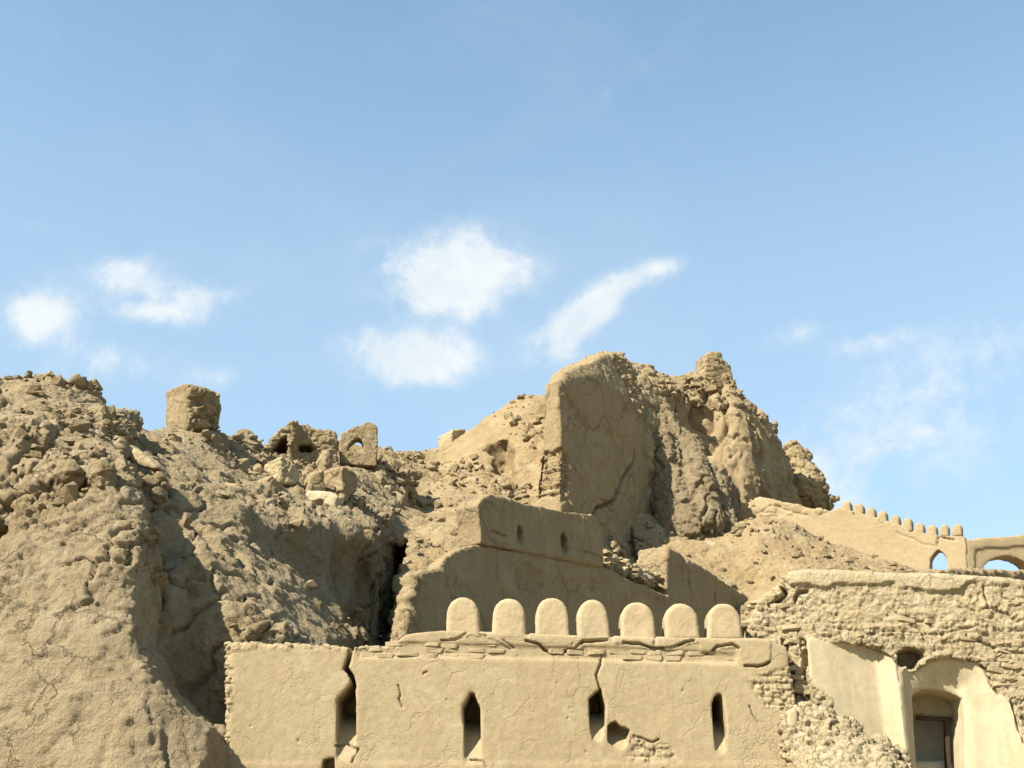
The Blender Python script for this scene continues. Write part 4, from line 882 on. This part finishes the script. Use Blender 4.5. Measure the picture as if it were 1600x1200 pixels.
# ------------------------------------------------------------------ ruined rooms and fallen blocks along the left crest
def block(name, label, px, Y, th, outline, depth_m, mat, amp=.05, cell=.3, batter=0.0, rnd=.06, h=.055, cat='block', group=None, **kw):
    fr = Frame(px, Y, th)
    o = wall(name, fr, outline, depth_m, h, mat, disp=lambda P, N, L: stones(P, cell, amp, squash=(1, 1, 1.3)) + .025 * fbm(P, 6., 3), rnd=rnd, **kw)
    tag(o, label, cat, group); return o
def crest_ruins():
    fr = Frame(293, 27.6, 50)
    def dsp(P, N, L): return (stones(P, .34, .15) + stones(P, .14, .05)) * sstep(.12, .0, L[:, 1]) + .02 * fbm(P, 5., 3)
    o = wall('mud_block', fr, [(292, 672), (292, 640), (293, 610), (291, 598), (300, 596), (325, 602), (348, 612), (351, 640), (347, 672)], 1.15, .055, M_OLD, disp=dsp, rnd=.30)
    tag(o, 'large upright mud block on the left skyline, smooth lit side and broken face', 'block')
    block('mud_block', 'small dark rubble block jutting from the skyline at far left', 122, 24.0, 45, [(118, 645), (119, 600), (113, 590), (121, 585), (135, 591), (148, 594), (154, 605), (158, 615), (155, 640), (145, 645)], .9, M_OLD, .14, .32)
    # small vaulted ruin with the see-through arch
    o = block('arched_ruin', 'broken vault at the end of the left crest with sky through its small arch', 560, 33.9, 8, [(531, 725), (530, 688), (534, 676), (548, 669), (564, 664), (574, 658), (584, 661), (590, 667), (590, 690), (588, 728)], .5, M_OLD, .02, .25, h=.045, rnd=.04, cat='ruin', through=(Frame(560, 33.9, 8).poly([(542, 705), (545, 695), (551, 688), (558, 684), (564, 686), (568, 694), (568, 706)]),))
    # room fragment with a dark niche
    fr = Frame(450, 31.8, 15)
    nich = fr.poly([(424, 713), (426, 700), (433, 689), (443, 681), (450, 680), (451, 712)]); cave = fr.poly([(466, 690), (474, 684), (492, 688), (494, 698), (486, 700), (472, 699)])
    o = wall('vaulted_room', fr, [(405, 730), (412, 700), (425, 682), (440, 668), (452, 658), (478, 654), (484, 652), (490, 660), (515, 663), (530, 668), (531, 700), (530, 730)], 1.8, .06, M_OLD,
             holes=(lambda U, W, Z: np.maximum(p2(nich, U, Z), W - 1.5), lambda U, W, Z: np.maximum(p2(cave, U, Z), W - 1.3)), depth=lambda U, Z: .5 * sstep(fr.uz(456, 690)[0], fr.uz(470, 690)[0], U) + 0 * Z, disp=lambda P, N, L: stones(P, .5, .07, squash=(1, 1, 1.7)) + stones(P, .2, .04) + .03 * fbm(P, 5., 3), rnd=.05)
    tag(o, 'collapsed vaulted room on the left crest with a dark niche', 'ruin')
    block('fallen_block', 'tilted square-edged fallen block below the dark niche', 437, 27.6, 40, [(436, 754), (438, 732), (440, 712), (447, 717), (462, 728), (468, 738), (470, 750), (455, 758)], 1.0, M_CORE, .05, .3)
    block('fallen_block', 'dark wedge-shaped block under the tilted square block', 428, 26.4, 48, [(420, 782), (418, 750), (424, 742), (436, 754), (452, 764), (455, 784)], .8, M_OLD, .05, .3)
    block('wall_fragment', 'upright wall fragment with a shaded side below the small arch', 536, 28.4, 52, [(534, 790), (535, 760), (535, 728), (545, 730), (556, 740), (561, 752), (556, 768), (545, 778)], 1.25, M_OLD, .05, .35)
    block('wall_fragment', 'rounded wall fragment leaning beside the pale plaster patch', 500, 28.1, 30, [(478, 790), (480, 765), (486, 742), (497, 733), (506, 736), (508, 765), (512, 790)], .9, M_OLD, .06, .35)
    block('plaster_patch', 'pale bare plaster face below the leaning wall fragments', 505, 27.5, -8, [(470, 800), (472, 778), (480, 765), (520, 768), (528, 775), (522, 800), (512, 812), (500, 802)], .6, M_LIME, .015, .3, cat='wall piece')
    block('wall_fragment', 'small broken pillar standing above the rounded fragment', 514, 29.2, 40, [(508, 745), (508, 715), (513, 702), (521, 700), (522, 722), (520, 745)], .5, M_OLD, .05, .3)
    block('flat_slab', 'flat pale slab lying across the rubble of the left hill', 215, 20.6, -20, [(186, 698), (196, 692), (222, 708), (246, 728), (242, 732), (228, 731), (204, 722)], .35, M_PLASTER, .02, .3)
    block('round_boulder', 'rounded boulder set in the rubble face at far left', 156, 17.2, 20, [(138, 745), (140, 722), (148, 712), (166, 710), (180, 722), (184, 748), (176, 766), (160, 772), (146, 764)], .9, M_RUB, .05, .22, rnd=.25, cat='boulder')
    block('mud_chunk', 'jutting angular chunk of earth overhanging the shaded gully at left', 232, 20.6, 25, [(206, 775), (208, 742), (220, 732), (238, 742), (252, 738), (262, 752), (264, 778), (250, 792), (226, 790)], 1.2, M_RUB, .12, .34, rnd=.2, cat='boulder')
    block('round_boulder', 'pale lumpy boulder at the top of the coated buttress face', 100, 17.2, 10, [(68, 745), (74, 722), (92, 712), (112, 716), (122, 735), (118, 752), (96, 758)], .8, M_RUB, .10, .3, rnd=.22, cat='boulder')
    block('mud_chunk', 'layered square chunk of earth above the shaded cliff', 372, 24.2, 35, [(345, 800), (346, 762), (356, 752), (380, 756), (398, 768), (402, 796), (380, 806)], 1.2, M_OLD, .10, .4, rnd=.14, cat='boulder')
    block('wall_stub', 'small square stub of wall on the skyline of the middle slope', 715, 44.0, 40, [(700, 716), (704, 690), (706, 673), (716, 670), (728, 669), (730, 690), (732, 716)], 1.0, M_FAR, .05, .4, h=.09, cat='wall stub')
    block('rock_tooth', 'small pointed stone on the skyline left of the tall slab', 822, 44.2, 20, [(814, 640), (815, 622), (819, 615), (826, 622), (832, 634), (834, 645)], .5, M_OLD, .06, .3, h=.08, cat='stone')
crest_ruins()

# ------------------------------------------------------------------ loose rubble scattered over the slopes
def rock_meshes(n, mat):
    out = []
    for k in range(n):
        rr = random.Random(900 + k); V = []; 
        import itertools
        if k % 2: pts = [Vector((sx * rr.uniform(.7, 1.05), sy * rr.uniform(.45, .75), sz * rr.uniform(.22, .42))) for sx in (-1, 1) for sy in (-1, 1) for sz in (-1, 1)]
        else: pts = [Vector((rr.gauss(0, 1), rr.gauss(0, 1), rr.gauss(0, 1))).normalized() for _ in range(14)]
        if not k % 2: pts = [Vector((p.x * rr.uniform(.75, 1.1), p.y * rr.uniform(.7, 1.0), p.z * rr.uniform(.45, .8))) for p in pts]
        import bmesh
        bm = bmesh.new(); [bm.verts.new(p) for p in pts]; r = bmesh.ops.convex_hull(bm, input=bm.verts)
        bmesh.ops.delete(bm, geom=[v for v in bm.verts if not v.link_faces], context='VERTS'); bmesh.ops.recalc_face_normals(bm, faces=bm.faces)
        me = bpy.data.meshes.new('clod'); bm.to_mesh(me); bm.free(); me.materials.append(mat); out.append(me)
    return out
def scatter():
    import bmesh
    rocks_ = rock_meshes(10, M_RUB); rng = np.random.default_rng(99)
    base = []
    for me in rocks_:
        v = np.empty(len(me.vertices) * 3); me.vertices.foreach_get('co', v); f = np.empty(len(me.loops), int); me.loops.foreach_get('vertex_index', f); base.append((v.reshape(-1, 3), f.reshape(-1, 3)))
    spec = {'eroded_buttress': (420, .05, .24, lambda P: sstep(5.5, 8.5, P[:, 2])), 'rubble_hill': (850, .05, .32, lambda P: .25 + sstep(9, 11, P[:, 2])), 'rubble_slope': (1300, .05, .30, lambda P: .25 + sstep(0, .3, fbm(P, .45, 3, off=9.))), 'scree_slope': (800, .05, .26, lambda P: .4 + sstep(0, .3, fbm(P, .5, 2))), 'tower_body': (160, .08, .30, lambda P: sstep(17.8, 19, P[:, 2]) * (P[:, 0] > 6.4))}
    where = {'eroded_buttress': 'upper face of the left buttress', 'rubble_hill': 'rubble hill below the broken vault', 'rubble_slope': 'sandy slope left of the tall slab', 'scree_slope': 'scree below the far battlement wall', 'tower_body': 'broken top of the round tower'}
    for name, P, N in CLOUD:
        if name not in spec: continue
        n, s0, s1, dens = spec[name]; to = np.array([0, 0, CAMZ]) - P; face = (N * to).sum(1) / np.linalg.norm(to, axis=1)
        w = np.clip(dens(P), 0, 2) * (.06 + sstep(-.05, .3, fbm(P, .55, 3, off=9.))) * (face > .02) * (.25 + np.maximum(N[:, 2], 0)); w = w / w.sum()
        idx = rng.choice(len(P), n, p=w, replace=False); sz = s0 + (s1 - s0) * rng.random(n) ** 4.5; order = np.argsort(-sz)
        VV = []; FF_ = []; off = 0
        for r, k in enumerate(order):
            p = P[idx[k]]; s = sz[k]; m = rng.integers(10)
            if s > .13: m -= m % 2; s = min(s, .27)
            rot = rng.uniform(0, 6.28, 3) * (1, .25, .25)
            if r < 22:                                                # the largest clods one by one
                o = put('clod', rocks_[m], p + N[idx[k]] * s * .25, (rot[1], rot[2], rot[0]), (s, s, s))
                tag(o, 'loose clod of broken mud brick on the ' + where[name], 'clod', 'clods on the ' + where[name]); continue
            c, sn = cos(rot[0]), sin(rot[0]); R = np.array([[c, -sn, 0], [sn, c, 0], [0, 0, 1]]); ct, st_ = cos(rot[1]), sin(rot[1]); R = R @ np.array([[1, 0, 0], [0, ct, -st_], [0, st_, ct]])
            v, f = base[m]; VV.append((v * s) @ R.T + p + N[idx[k]] * s * .2); FF_.append(f + off); off += len(v)
        o = mesh_obj('rubble', np.concatenate(VV), np.concatenate(FF_), M_RUB, smooth=False)
        tag(o, 'small loose rubble strewn over the ' + where[name], 'rubble', kind='stuff')
scatter()
